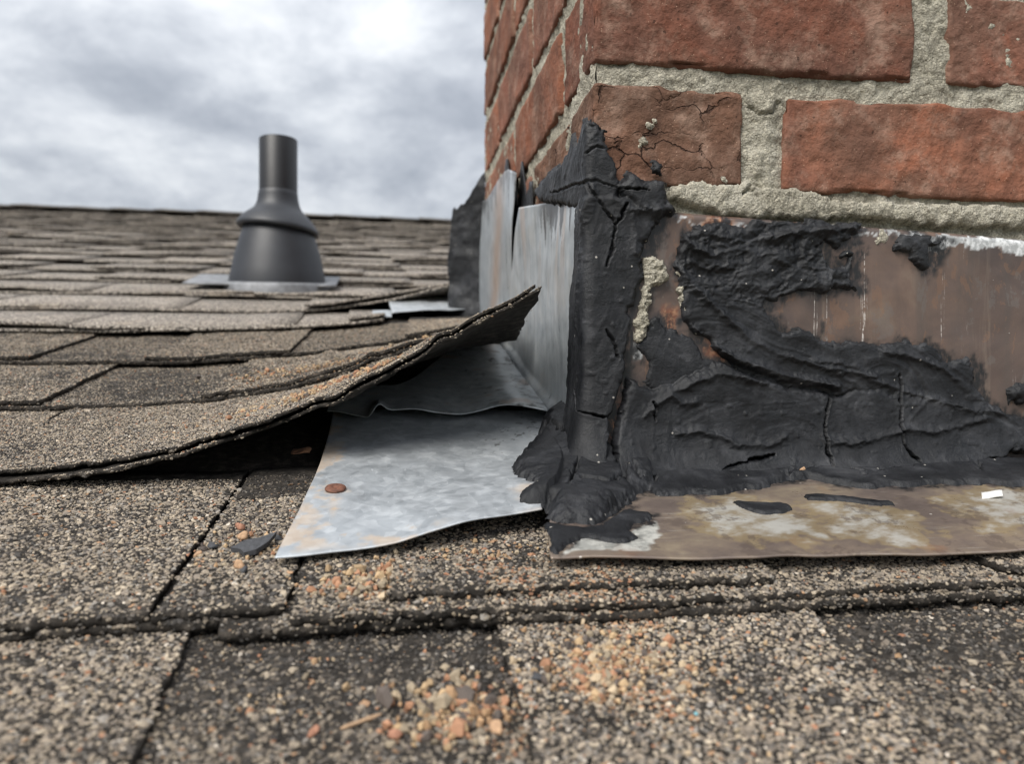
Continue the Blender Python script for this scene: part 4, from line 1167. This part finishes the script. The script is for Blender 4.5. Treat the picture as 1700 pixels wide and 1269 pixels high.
# tarred flap standing at the rear corner
gu, gt = np.meshgrid(np.linspace(0, 1, 40), np.linspace(0, 1, 60))
xl_ = .0760 + .0045 * gt + .0016 * fbm(gt * 9, gt * 0, 0, 95, 3)
gx = xl_ + (XC + .001 - xl_) * gu
gy = 1.000 - .034 * gu + .006 * np.sin(gt * 4)
zt_ = .2230 + .008 * sm(gu, .0, .3) + .036 * sm(gu, .35, 1.0) + .003 * fbm(gu * 7, gu * 0, 0, 96, 3)
gz2 = zr(gy) - .006 + (zt_ - zr(gy) + .006) * gt
gy = gy + fbm(gx * 45, gz2 * 45, 0, 97, 4) * .0022
v, f = shell(np.stack([gx, gy, gz2], 2).reshape(-1, 3), 40, 60, np.array([0, .004, 0]))
tag(obj('corner_flap', v, f, M_TAR), 'black tarred flashing flap standing at the rear chimney corner', 'flashing')

# ------------------------------------------------------------------ roof cement (black tar) smeared round the corner
TR = empty('roof_cement', (XC, YC - .01, zr(YC)), 'thick cracked black roof cement smeared round the chimney corner', 'roof cement')
RES = .00062
gs_, gz = np.meshgrid(np.arange(-.205, .322, RES), np.arange(-.066, .168, RES))
w1 = fbm(gs_ * 95, gz * 95, 0, 301, 5, .6) * .0022
w2 = fbm(gs_ * 95, gz * 95, 0, 302, 5, .6) * .0022
# on the left side the sheet is seen at a slant: warp it less along s
sx_, sz_ = gs_ + w1, gz + w2
THICK = {'corner_mass': (.0034, .0010), 'corner_top': (.0018, .0010), 'swoosh': (.0030, .0010), 'smear': (.0012, .0010), 'base': (.0038, .0014), 'dab': (.0034, .0010), 'edge_blob': (.004, .002), 'spot_chip': (.0016, .0008), 'collar_flap': (.0058, .0016)}
h = np.full(gs_.shape, -.004)
inner = {}
for nm, (t, wd) in THICK.items():
    lo_s, hi_s = min(p[0] for p in OUTM[nm]) - .012, max(p[0] for p in OUTM[nm]) + .012
    lo_z, hi_z = min(p[1] for p in OUTM[nm]) - .012, max(p[1] for p in OUTM[nm]) + .012
    c0, c1 = np.searchsorted(gs_[0], [lo_s, hi_s])
    r0, r1 = np.searchsorted(gz[:, 0], [lo_z, hi_z])
    d = np.full(gs_.shape, -.02)
    d[r0:r1, c0:c1] = sdf(sx_[r0:r1, c0:c1], sz_[r0:r1, c0:c1], OUTM[nm])
    inner[nm] = d
    h = np.maximum(h, np.where(d > 0, t * (1 - np.exp(-d / wd)), np.maximum(d * .8, -.004) - .0004))
ins = sm(h, .0004, .0022)
# trowel marks: drawn-out ridges that follow the sweep of each smear
ang = np.where(gs_ < .055, math.radians(78), np.where(gz > .045, math.radians(8), math.radians(-24)))
ang = ang + np.where((gz < -.012) & (gs_ > .05), math.radians(26), 0)
ang = ang + .35 * fbm(gs_ * 12, gz * 12, 0, 303, 2)
ua, va = gs_ * np.cos(ang) + gz * np.sin(ang), -gs_ * np.sin(ang) + gz * np.cos(ang)
strk = ridged(ua * 28, va * 130, 0, 304, 3)
crump = ridged(gs_ * 75 + w1 * 160, gz * 120 + w2 * 160, 0, 305, 3)
lump = fbm(gs_ * 48, gz * 48, 0, 306, 4, .55)
pim = np.clip(fbm(gs_ * 210, gz * 210, 0, 307, 2) - .62, 0, 1)
A = np.where(inner['swoosh'] > -.001, 1.0, .55)
scr = sm(inner['swoosh'], 0, .004) * sm(gz, .035, .06)
h = h + ins * (.00038 * A * (strk - .8) + .0011 * scr * (crump - .9) + .00034 * lump + .0008 * fbm(gs_ * 22, gz * 22, 0, 311, 3) + .0008 * pim)
jx, jz = gs_ + fbm(gs_ * 260, gz * 260, 0, 308, 4, .6) * .0007, gz + fbm(gs_ * 260, gz * 260, 0, 309, 4, .6) * .0007
rid = np.zeros_like(h)
for i, p_ in enumerate(OUTM['ridges']):
    lo = (min(q[0] for q in p_) - .02, max(q[0] for q in p_) + .02)
    c0, c1 = np.searchsorted(gs_[0], lo)
    r0, r1 = np.searchsorted(gz[:, 0], [min(q[1] for q in p_) - .02, max(q[1] for q in p_) + .02])
    sl = (slice(r0, r1), slice(c0, c1))
    d = dist_line(jx[sl], jz[sl], p_)
    mod = .75 + .5 * fbm(gs_[sl] * 60, gz[sl] * 60, 0, 320 + i, 2)
    rid[sl] = np.maximum(rid[sl], (.0044 if i == len(OUTM['ridges']) - 1 else .0030 if i in (0, 1, 2, 4) else .0021) * np.exp(-(d / .0019) ** 1.6) * mod)
h = h + rid * ins
# fillet where it meets the roof
wf_ = sm(gs_, -.022, .002)
dzf = np.clip(gz - zr(YC - np.minimum(gs_, 0)) - .003, 0, 1)
h = h + ins * .0130 * np.exp(-np.clip(gz - (ZCR + .002), 0, 1) / .0115) * wf_
h = h + ins * .0085 * np.exp(-dzf / .024) * np.exp(-((gs_ - .004) / .030) ** 2)
h = h + ins * .0060 * np.exp(-np.clip(gz - zr(YC - np.minimum(gs_, 0)) - .004, 0, 1) / .012) * (1 - wf_)
for i, p_ in enumerate(OUTM['cracks'] + OUTM['wide_cracks'] + OUTM['left_cracks']):
    lo = (min(q[0] for q in p_) - .01, max(q[0] for q in p_) + .01)
    c0, c1 = np.searchsorted(gs_[0], lo)
    r0, r1 = np.searchsorted(gz[:, 0], [min(q[1] for q in p_) - .01, max(q[1] for q in p_) + .01])
    sl = (slice(r0, r1), slice(c0, c1))
    d = dist_line(jx[sl] + w1[sl] * .15, jz[sl] + w2[sl] * .15, p_)
    wd = .0021 if i == len(OUTM['cracks']) else .0020 if i == len(OUTM['cracks']) + 1 else .00078
    wd = wd * (.55 + .6 * (.5 + .5 * fbm(gs_[sl] * 90, gz[sl] * 90, 0, 350 + i, 2)))
    lip = .0003 * np.exp(-((d - wd * 2.2) / (wd * 1.3)) ** 2)
    h[sl] = h[sl] + lip * ins[sl] - (np.maximum(h[sl] - .0002, 0) + (.0030 if i == len(OUTM['cracks']) else 0)) * np.exp(-(d / wd) ** 4)
# fold round the vertical arris
RC = .0030
a_ = np.clip((gs_ + RC) / (2 * RC), 0, 1) * np.pi / 2
cx0, cy0 = XC - .0046 + RC, YC - .0050 + RC
px = np.where(gs_ >= RC, cx0 + (gs_ - RC), cx0 - RC * np.cos(a_))
py = np.where(gs_ <= -RC, cy0 + (-gs_ - RC), cy0 - RC * np.sin(a_))
vv = np.stack([px - np.cos(a_) * h, py - np.sin(a_) * h, gz], 2).reshape(-1, 3)
ff = grid_faces(gs_.shape[1], gs_.shape[0])
kv = (h > -.0006).ravel()
ff = ff[kv[ff].any(1)]
use = np.unique(ff)
re = np.full(len(vv), -1); re[use] = np.arange(len(use))
obj('wall_tar', vv[use], re[ff], M_TAR, TR)

# its spread over the flashing and shingles at the foot
gx, gy = np.meshgrid(np.arange(.050, .452, .00068), np.arange(.318, .566, .00068))
w1 = fbm(gx * 95, gy * 95, 0, 401, 5, .6) * .0020
w2 = fbm(gx * 95, gy * 95, 0, 402, 5, .6) * .0020
h = np.full(gx.shape, -.004)
for nm, t, wd, wf in (('r_corner', .0046, .0022, 1), ('r_band', .0016, .0012, 1), ('r_smear', .0010, .0007, .7), ('r_strip', .0008, .0006, .6), ('r_strip2', .0008, .0006, .6)):
    d = sdf(gx + w1 * wf, gy + w2 * wf, OUTM[nm])
    h = np.maximum(h, np.where(d > 0, t * (1 - np.exp(-d / wd)), np.maximum(d * .8, -.004) - .0004))
    if nm == 'r_corner':
        dcor = d
ins = sm(h, .0003, .0016)
thick = sm(dcor, 0, .008)
fd = np.hypot(np.clip(XC - gx, 0, 1), np.clip(YC - gy, 0, 1))
h = h + ins * (.0095 * np.exp(-fd / .0150) + .006 * thick * np.exp(-fd / .030))
h = h + .0050 * thick * np.exp(-((gx - .088) / .016) ** 2 - ((gy - .378) / .012) ** 2)
h = h + .0030 * thick * np.exp(-((gx - .108) / .018) ** 2 - ((gy - .374) / .010) ** 2)
h = h + ins * np.where(thick > .1, 1, .3) * (.0008 * fbm(gx * 50, gy * 50, 0, 403, 4) + .0003 * (ridged(gx * 60, gy * 110, 0, 404, 3) - .9))
jx, jy = gx + fbm(gx * 260, gy * 260, 0, 405, 4, .6) * .0012, gy + fbm(gx * 260, gy * 260, 0, 406, 4, .6) * .0012
for i, p_ in enumerate(OUTM['r_cracks'] + [[(XC + .0100, YC - .002), (XC + .0110, YC - .020), (XC + .0080, YC - .038)]]):
    d = dist_line(jx, jy, p_)
    wd = (.0020 if i == len(OUTM['r_cracks']) else .0016 if i == 0 else .0011) * (.55 + .6 * (.5 + .5 * fbm(gx * 90, gy * 90, 0, 450 + i, 2)))
    h = h + .0003 * np.exp(-((d - wd * 2.2) / (wd * 1.3)) ** 2) * ins - (np.maximum(h - .0002, 0) + (.0030 if i == len(OUTM['r_cracks']) else 0)) * np.exp(-(d / wd) ** 4)
basez = np.where(gx > .069 + .03 * sm(gy, .34, .44), apron_z(gx, gy), zr(gy) + .0042 + .0050 * sm(gx, .02, .075) * (1 - sm(gy, .38, .49)))
vv = np.stack([gx, gy, basez + .0009 + h], 2).reshape(-1, 3)
ff = grid_faces(gx.shape[1], gx.shape[0])
inside = ((gx > XC + .004) & (gy > YC + .004)).ravel()
kv = (h > -.0006).ravel() & ~inside
ff = ff[kv[ff].any(1)]
use = np.unique(ff)
re = np.full(len(vv), -1); re[use] = np.arange(len(use))
obj('roof_tar', vv[use], re[ff], M_TAR, TR)

# black strip added to stand for the shade between the two upright leaves
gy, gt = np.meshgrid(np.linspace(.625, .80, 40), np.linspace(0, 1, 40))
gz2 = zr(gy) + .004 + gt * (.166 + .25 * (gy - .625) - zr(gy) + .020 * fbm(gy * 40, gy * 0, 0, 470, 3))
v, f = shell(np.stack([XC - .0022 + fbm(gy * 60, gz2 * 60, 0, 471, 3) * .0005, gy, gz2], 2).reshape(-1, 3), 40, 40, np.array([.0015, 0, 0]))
obj('gap_shade_strip', v, f, M_TAR, TR)

# mortar crusts stuck to the brown sheet
for nm, t in (('mortar_chunk', .0040), ('mortar_strip', .0022)):
    P_ = OUTM[nm]
    gs_, gz = np.meshgrid(np.arange(min(p[0] for p in P_) - .004, max(p[0] for p in P_) + .004, .0006), np.arange(min(p[1] for p in P_) - .004, max(p[1] for p in P_) + .004, .0006))
    w1, w2 = fbm(gs_ * 200, gz * 200, 0, 501, 4, .6) * .0014, fbm(gs_ * 200, gz * 200, 0, 502, 4, .6) * .0014
    d = sdf(gs_ + w1, gz + w2, P_)
    h = np.where(d > 0, t * (1 - np.exp(-d / .0012)) + fbm(gs_ * 260, gz * 260, 0, 503, 4, .65) * .0011, -.002)
    if nm == 'mortar_chunk':
        h = h + .0040 * np.exp(-(((gs_ - .043) / .0055) ** 2 + ((gz - .066) / .008) ** 2)) * (d > 0)
    ff = grid_faces(gs_.shape[1], gs_.shape[0])
    kv = (h > 0).ravel()
    ff = ff[kv[ff].any(1)]
    obj('mortar_crust', np.stack([XC + gs_, YC - .0045 - h, gz], 2).reshape(-1, 3), ff, M_MO, CH)

for (x_, z_, r_) in ((.1498, .1435, .0024), (.1478, .1405, .0016), (.1545, .1535, .0019), (.1572, .1560, .0013), (.2010, .1230, .0018), (.3050, .0895, .0045), (.3010, .0880, .0030)):
    gs_, gz = np.meshgrid(np.linspace(-1.6, 1.6, 14) * r_, np.linspace(-1.6, 1.6, 14) * r_)
    q_ = np.hypot(gs_, gz) / r_ + fbm((gs_ + x_) * 420, (gz + z_) * 420, 0, 511, 3) * .5
    h = .0016 * (1 - sm(q_, .3, 1.1)) - .0006
    yb = YC - (.0045 if z_ < .1 else .0012)
    obj('mortar_crust', np.stack([x_ + gs_, yb - h, z_ + gz], 2).reshape(-1, 3), grid_faces(14, 14)[(h > -.0005).ravel()[grid_faces(14, 14)].any(1)], M_MO, CH)

# ------------------------------------------------------------------ vent pipe
VX, VY = -.1726, 1.258
VZ = zr(VY)
VT = empty('vent_pipe', (VX, VY, VZ), 'black plastic vent pipe in a grey cone boot on the roof', 'vent pipe')
px_, py_ = np.meshgrid(np.linspace(-.132, .092, 12), np.linspace(-.046, .07, 10))
pz_ = PITCH * py_ + .0105 + .003 * np.sin(px_ * 22) * (py_ < -.05)
v, f = shell(np.stack([px_ + VX, py_ + VY, pz_ + VZ], 2).reshape(-1, 3), 12, 10, np.array([0, 0, -.0025]))
obj('base_flashing', v, f, M_LEAD, VT, smooth=False)
v, f = lathe([(.0800, -.010), (.0795, .003), (.0780, .006), (.0735, .008)], 56)
v[:, 2] += .12 * v[:, 1]
obj('base_ring', v + np.array([VX, VY, VZ]), f, M_LEAD, VT)
v, f = lathe([(.0745, -.006), (.0742, .008), (.0712, .022), (.0665, .046), (.0605, .068), (.0550, .086), (.0515, .096), (.0460, .104)], 64)
obj('boot_cone', v + np.array([VX, VY, VZ]), f, M_PLAST, VT)
prof = [(.0450, .100), (.0555, .0920), (.0600, .0880), (.0628, .0890), (.0634, .0930), (.0616, .0965), (.0565, .104), (.0500, .111), (.0430, .117), (.0375, .122), (.0340, .128), (.0318, .135), (.0306, .143), (.0298, .150), (.0290, .151)]
v, f = lathe(prof, 64)
ta = math.radians(6.0)
v2 = v.copy()
piv = .100
tw = ta * np.clip((.138 - v[:, 2]) / .036, 0, 1)
v2[:, 0] = v[:, 0] * np.cos(tw)
v2[:, 2] = v[:, 2] - v[:, 0] * np.sin(tw)
obj('collar', v2 + np.array([VX, VY, VZ]), f, M_PLAST, VT)
v, f = lathe([(.0292, .06), (.0292, .2325), (.0287, .2335), (.0268, .2335), (.0262, .2325), (.0262, .06)], 56)
obj('pipe', v + np.array([VX + .0005, VY, VZ]), f, M_RUBB, VT)

# ------------------------------------------------------------------ debris
import bmesh


def stone(name, x, y, z, dims, seed, mat, label, cat, group=None, rotz=0.0, sub=2, rough=.35, flat=True):
    bm = bmesh.new()
    bmesh.ops.create_icosphere(bm, subdivisions=sub, radius=1.0)
    v = np.array([p.co[:] for p in bm.verts])
    f = np.array([[q.index for q in fc.verts] for fc in bm.faces])
    bm.free()
    # angular: clamp against a few random planes, then roughen
    r = np.random.default_rng(seed)
    for _ in range(14):
        n = r.normal(size=3); n /= np.linalg.norm(n)
        dcut = r.uniform(.38, .72)
        e = v @ n - dcut
        v = v - np.outer(np.clip(e, 0, None), n)
    v = v * (1 + rough * .25 * fbm(v[:, 0] * 2.5, v[:, 1] * 2.5, v[:, 2] * 2.5, seed, 3))[:, None]
    v = v * np.asarray(dims) / 2 * .88
    c, s_ = math.cos(rotz), math.sin(rotz)
    v = np.stack([v[:, 0] * c - v[:, 1] * s_, v[:, 0] * s_ + v[:, 1] * c, v[:, 2]], 1)
    v[:, 2] += PITCH * v[:, 1] - v[:, 2].min() * .8
    o = obj(name, v + np.array([x, y, z]), f, mat, origin=(x, y, z), smooth=not flat)
    tag(o, label, cat, group)
    return o


def surf(x, y, layer=1, k=0):
    return float(topz(k, layer, np.array([x]), np.array([y]))[0])


FR = [
    (-.0705, .3855, (.0085, .0065, .0065), M_FRAG, 'brick_fragment', 'topmost reddish brick crumb beside the flat galvanised sheet'),
    (-.0671, .3735, (.0095, .0060, .0058), M_FRAG2, 'brick_fragment', 'pale orange crumb just above the dark slate-like chip'),
    (-.0628, .3424, (.0075, .0060, .0085), M_FRAG2, 'brick_fragment', 'pointed orange crumb just below the dark chip'),
    (-.0823, .3551, (.0060, .0050, .0048), M_FRAG2, 'brick_fragment', 'orange crumb beside the slit between two shingle tabs'),
    (-.0790, .3640, (.0100, .0075, .0045), M_CHIP, 'tar_crumb', 'black tar crumb left of the dark chip'),
    (-.0600, .3370, (.0055, .0045, .0038), M_CHIP, 'tar_crumb', 'small black crumb under the pointed orange crumb'),
    (-.0245, .3239, (.0050, .0040, .0040), M_FRAG, 'brick_fragment', 'reddish crumb in front of the galvanised sheet edge'),
    (-.0510, .3700, (.0110, .0060, .0050), M_CHIP, 'tar_crumb', 'black sliver tucked against the galvanised sheet'),
]
for i, (x, y, dm, mt, nm, lb) in enumerate(FR):
    stone(nm, x, y, surf(x, y), dm, 600 + i, mt, lb, 'crumb', 'crumbs on the shingles', rotz=i * 1.3)
FR2 = [
    (.0027, .2397, (.0075, .0060, .0060), M_FRAG, 'brick_fragment', 'red brick crumb at the left of the foreground pile', 0),
    (.0339, .2408, (.0080, .0062, .0058), M_FRAG2, 'brick_fragment', 'large pale tan crumb at the right of the foreground pile', 0),
    (-.0229, .2436, (.0058, .0042, .0050), M_FRAG, 'brick_fragment', 'reddish crumb near the twig in the foreground', 0),
    (.0510, .2600, (.0085, .0060, .0040), M_CHIP, 'tar_crumb', 'smooth dark pebble right of the foreground pile', 1),
    (.0800, .2540, (.0070, .0055, .0045), M_CHIP, 'tar_crumb', 'dark tar crumb on the rusty foreground patch', 1),
]
for i, (x, y, dm, mt, nm, lb, ly) in enumerate(FR2):
    stone(nm, x, y, surf(x, y, ly, -1), dm, 640 + i, mt, lb, 'crumb', 'crumbs on the shingles', rotz=i * 1.9)

# the flat dark chip
cp = [(-.0090, .0000), (-.0040, .0060), (.0030, .0070), (.0095, .0110), (.0070, .0010), (.0030, -.0050), (-.0020, -.0070), (-.0040, -.0030)]
n = len(cp)
vv = [(x, y, .0035 + PITCH * y + .10 * x) for x, y in cp] + [(x * .96, y * .96, .0012 + PITCH * y + .10 * x) for x, y in cp]
ff = [list(range(n)), list(range(2 * n - 1, n - 1, -1))] + [[i, (i + 1) % n, n + (i + 1) % n, n + i] for i in range(n)]
tag(obj('shingle_chip', np.array(vv) + np.array([-.0605, .3575, surf(-.0605, .3575)]), ff, M_CHIP, smooth=False), 'flat dark grey jagged chip lying among orange crumbs', 'chip')
# twig, flake, leaf bit
tv, tf = lathe([(0, -.0115), (.0006, -.0110), (.0011, -.006), (.0009, .000), (.0012, .005), (.0006, .010), (0, .0115)], 7)
tv = np.stack([tv[:, 2], tv[:, 1], tv[:, 0]], 1) * .62
a = math.radians(24)
tv = np.stack([tv[:, 0] * math.cos(a) - tv[:, 1] * math.sin(a), tv[:, 0] * math.sin(a) + tv[:, 1] * math.cos(a), tv[:, 2]], 1)
tv[:, 2] += PITCH * tv[:, 1]
tag(obj('twig', tv + np.array([-.0085, .2470, surf(-.0085, .247, 0, -1) + .0018]), tf, M_WOOD), 'short dry brown twig lying on the dark foreground shingle', 'twig')
fx, fy = np.meshgrid(np.linspace(-.0065, .0065, 8), np.linspace(-.0040, .0040, 6))
fz = .0016 + PITCH * fy + .0003 * np.sin(fx * 380) + .06 * fx
v, f = shell(np.stack([fx + fy * .8, fy, fz], 2).reshape(-1, 3), 8, 6, np.array([0, 0, -.0007]))
tag(obj('paint_flake', v + np.array([.3320, .3800, float(za(.380))]), f, M_FLAKE, smooth=False), 'small flat white flake lying on the tarnished apron', 'flake')
stone('grit_bit', .0334, .3990, zr(.399) + .0062, (.0034, .0026, .0020), 680, M_FRAG, 'tiny rust coloured crumb on the galvanised sheet', 'crumb')
stone('grit_bit', .2400, .4180, float(za(.418)) + .003, (.0060, .0045, .0050), 681, M_FRAG2, 'pinkish crumb stuck on the tar at the apron', 'crumb')
fx, fy = np.meshgrid(np.linspace(-.006, .006, 8), np.linspace(-.0045, .0045, 6))
fz = .003 + PITCH * fy + .0018 * np.sin(fx * 400) * np.cos(fy * 300)
v, f = shell(np.stack([fx * (1 - (fy / .008) ** 2 * .5), fy, fz], 2).reshape(-1, 3), 8, 6, np.array([0, 0, -.0004]))
tag(obj('leaf_bit', v + np.array([-.0519, .4770, zr(.477) + .001]), f, M_LEAF, smooth=False), 'brown dead leaf scrap in the shadow under the curled shingle', 'leaf')
stone('blue_grain', .098, .236, surf(.098, .236, 1, -1), (.0026, .0022, .0018), 690, M_TURQ, 'single turquoise granule among the foreground granules', 'crumb')


# loose crumb drifts
def drift(name, label, spots_, k, layer, seed, extra=None):
    r = np.random.default_rng(seed)
    P, C, S, R = [], [], [], []
    for (x, y, rx, ry, n, s0) in spots_:
        X = x + r.normal(0, rx, n); Y = y + r.normal(0, ry, n)
        Z = np.array([surf(a, b, layer, k) for a, b in zip(X, Y)])
        s = s0 * np.exp(r.normal(0, .35, n))
        P.append(np.stack([X, Y, Z + s * .55], 1))
        cp_ = np.array([(.50, .35, .20), (.46, .29, .16), (.42, .22, .125), (.36, .29, .20), (.13, .105, .09), (.54, .42, .28)]) if s0 > .0006 else np.array([(.20, .115, .06), (.28, .165, .09), (.14, .09, .055), (.34, .23, .14)])
        C.append(cp_[r.integers(0, len(cp_), n)] * (.75 + .5 * r.random(n))[:, None])
        S.append(np.stack([s * r.uniform(.8, 1.2, n), s * r.uniform(.7, 1.1, n), s * r.uniform(.6, .95, n)], 1))
        R.append(r.random((n, 3)) * 6.28)
    o = granule_object(name, np.concatenate(P), np.concatenate(C), np.concatenate(S), np.concatenate(R))
    tag(o, label, 'crumbs')


drift('crumbs', 'tan and orange masonry crumbs heaped in front of the galvanised sheet', [(-.006, .3225, .009, .0060, 110, .0014), (-.020, .322, .008, .005, 26, .0012), (.048, .330, .024, .010, 330, .0009), (-.064, .362, .010, .011, 150, .0008), (.02, .322, .03, .012, 160, .0008)], 0, 1, 801)
drift('crumbs', 'rounded tan crumbs heaped on the dark foreground shingle', [(.022, .253, .010, .0080, 170, .0015), (.014, .245, .009, .006, 50, .0012), (-.05, .28, .05, .02, 60, .0008)], -1, 0, 802)
drift('crumbs', 'rusty orange grit scattered on the pale foreground shingle', [(.078, .268, .015, .012, 330, .0011), (.078, .266, .018, .014, 500, .0005), (.11, .25, .03, .03, 120, .0008)], -1, 1, 803)
drift('crumbs', 'orange grit lying along the slope of the curled shingle', [(-.045, .530, .030, .012, 620, .0009), (.000, .540, .022, .010, 420, .0009), (-.085, .515, .030, .016, 120, .0007), (-.03, .505, .03, .012, 90, .0011), (-.03, .530, .035, .016, 1500, .00045)], 1, 1, 804)
drift('crumbs', 'brown grit on the shingle just above the curled one', [(-.02, .640, .045, .016, 300, .0009), (-.02, .635, .045, .02, 1400, .00045), (-.09, .650, .03, .016, 60, .0012)], 2, 1, 805)
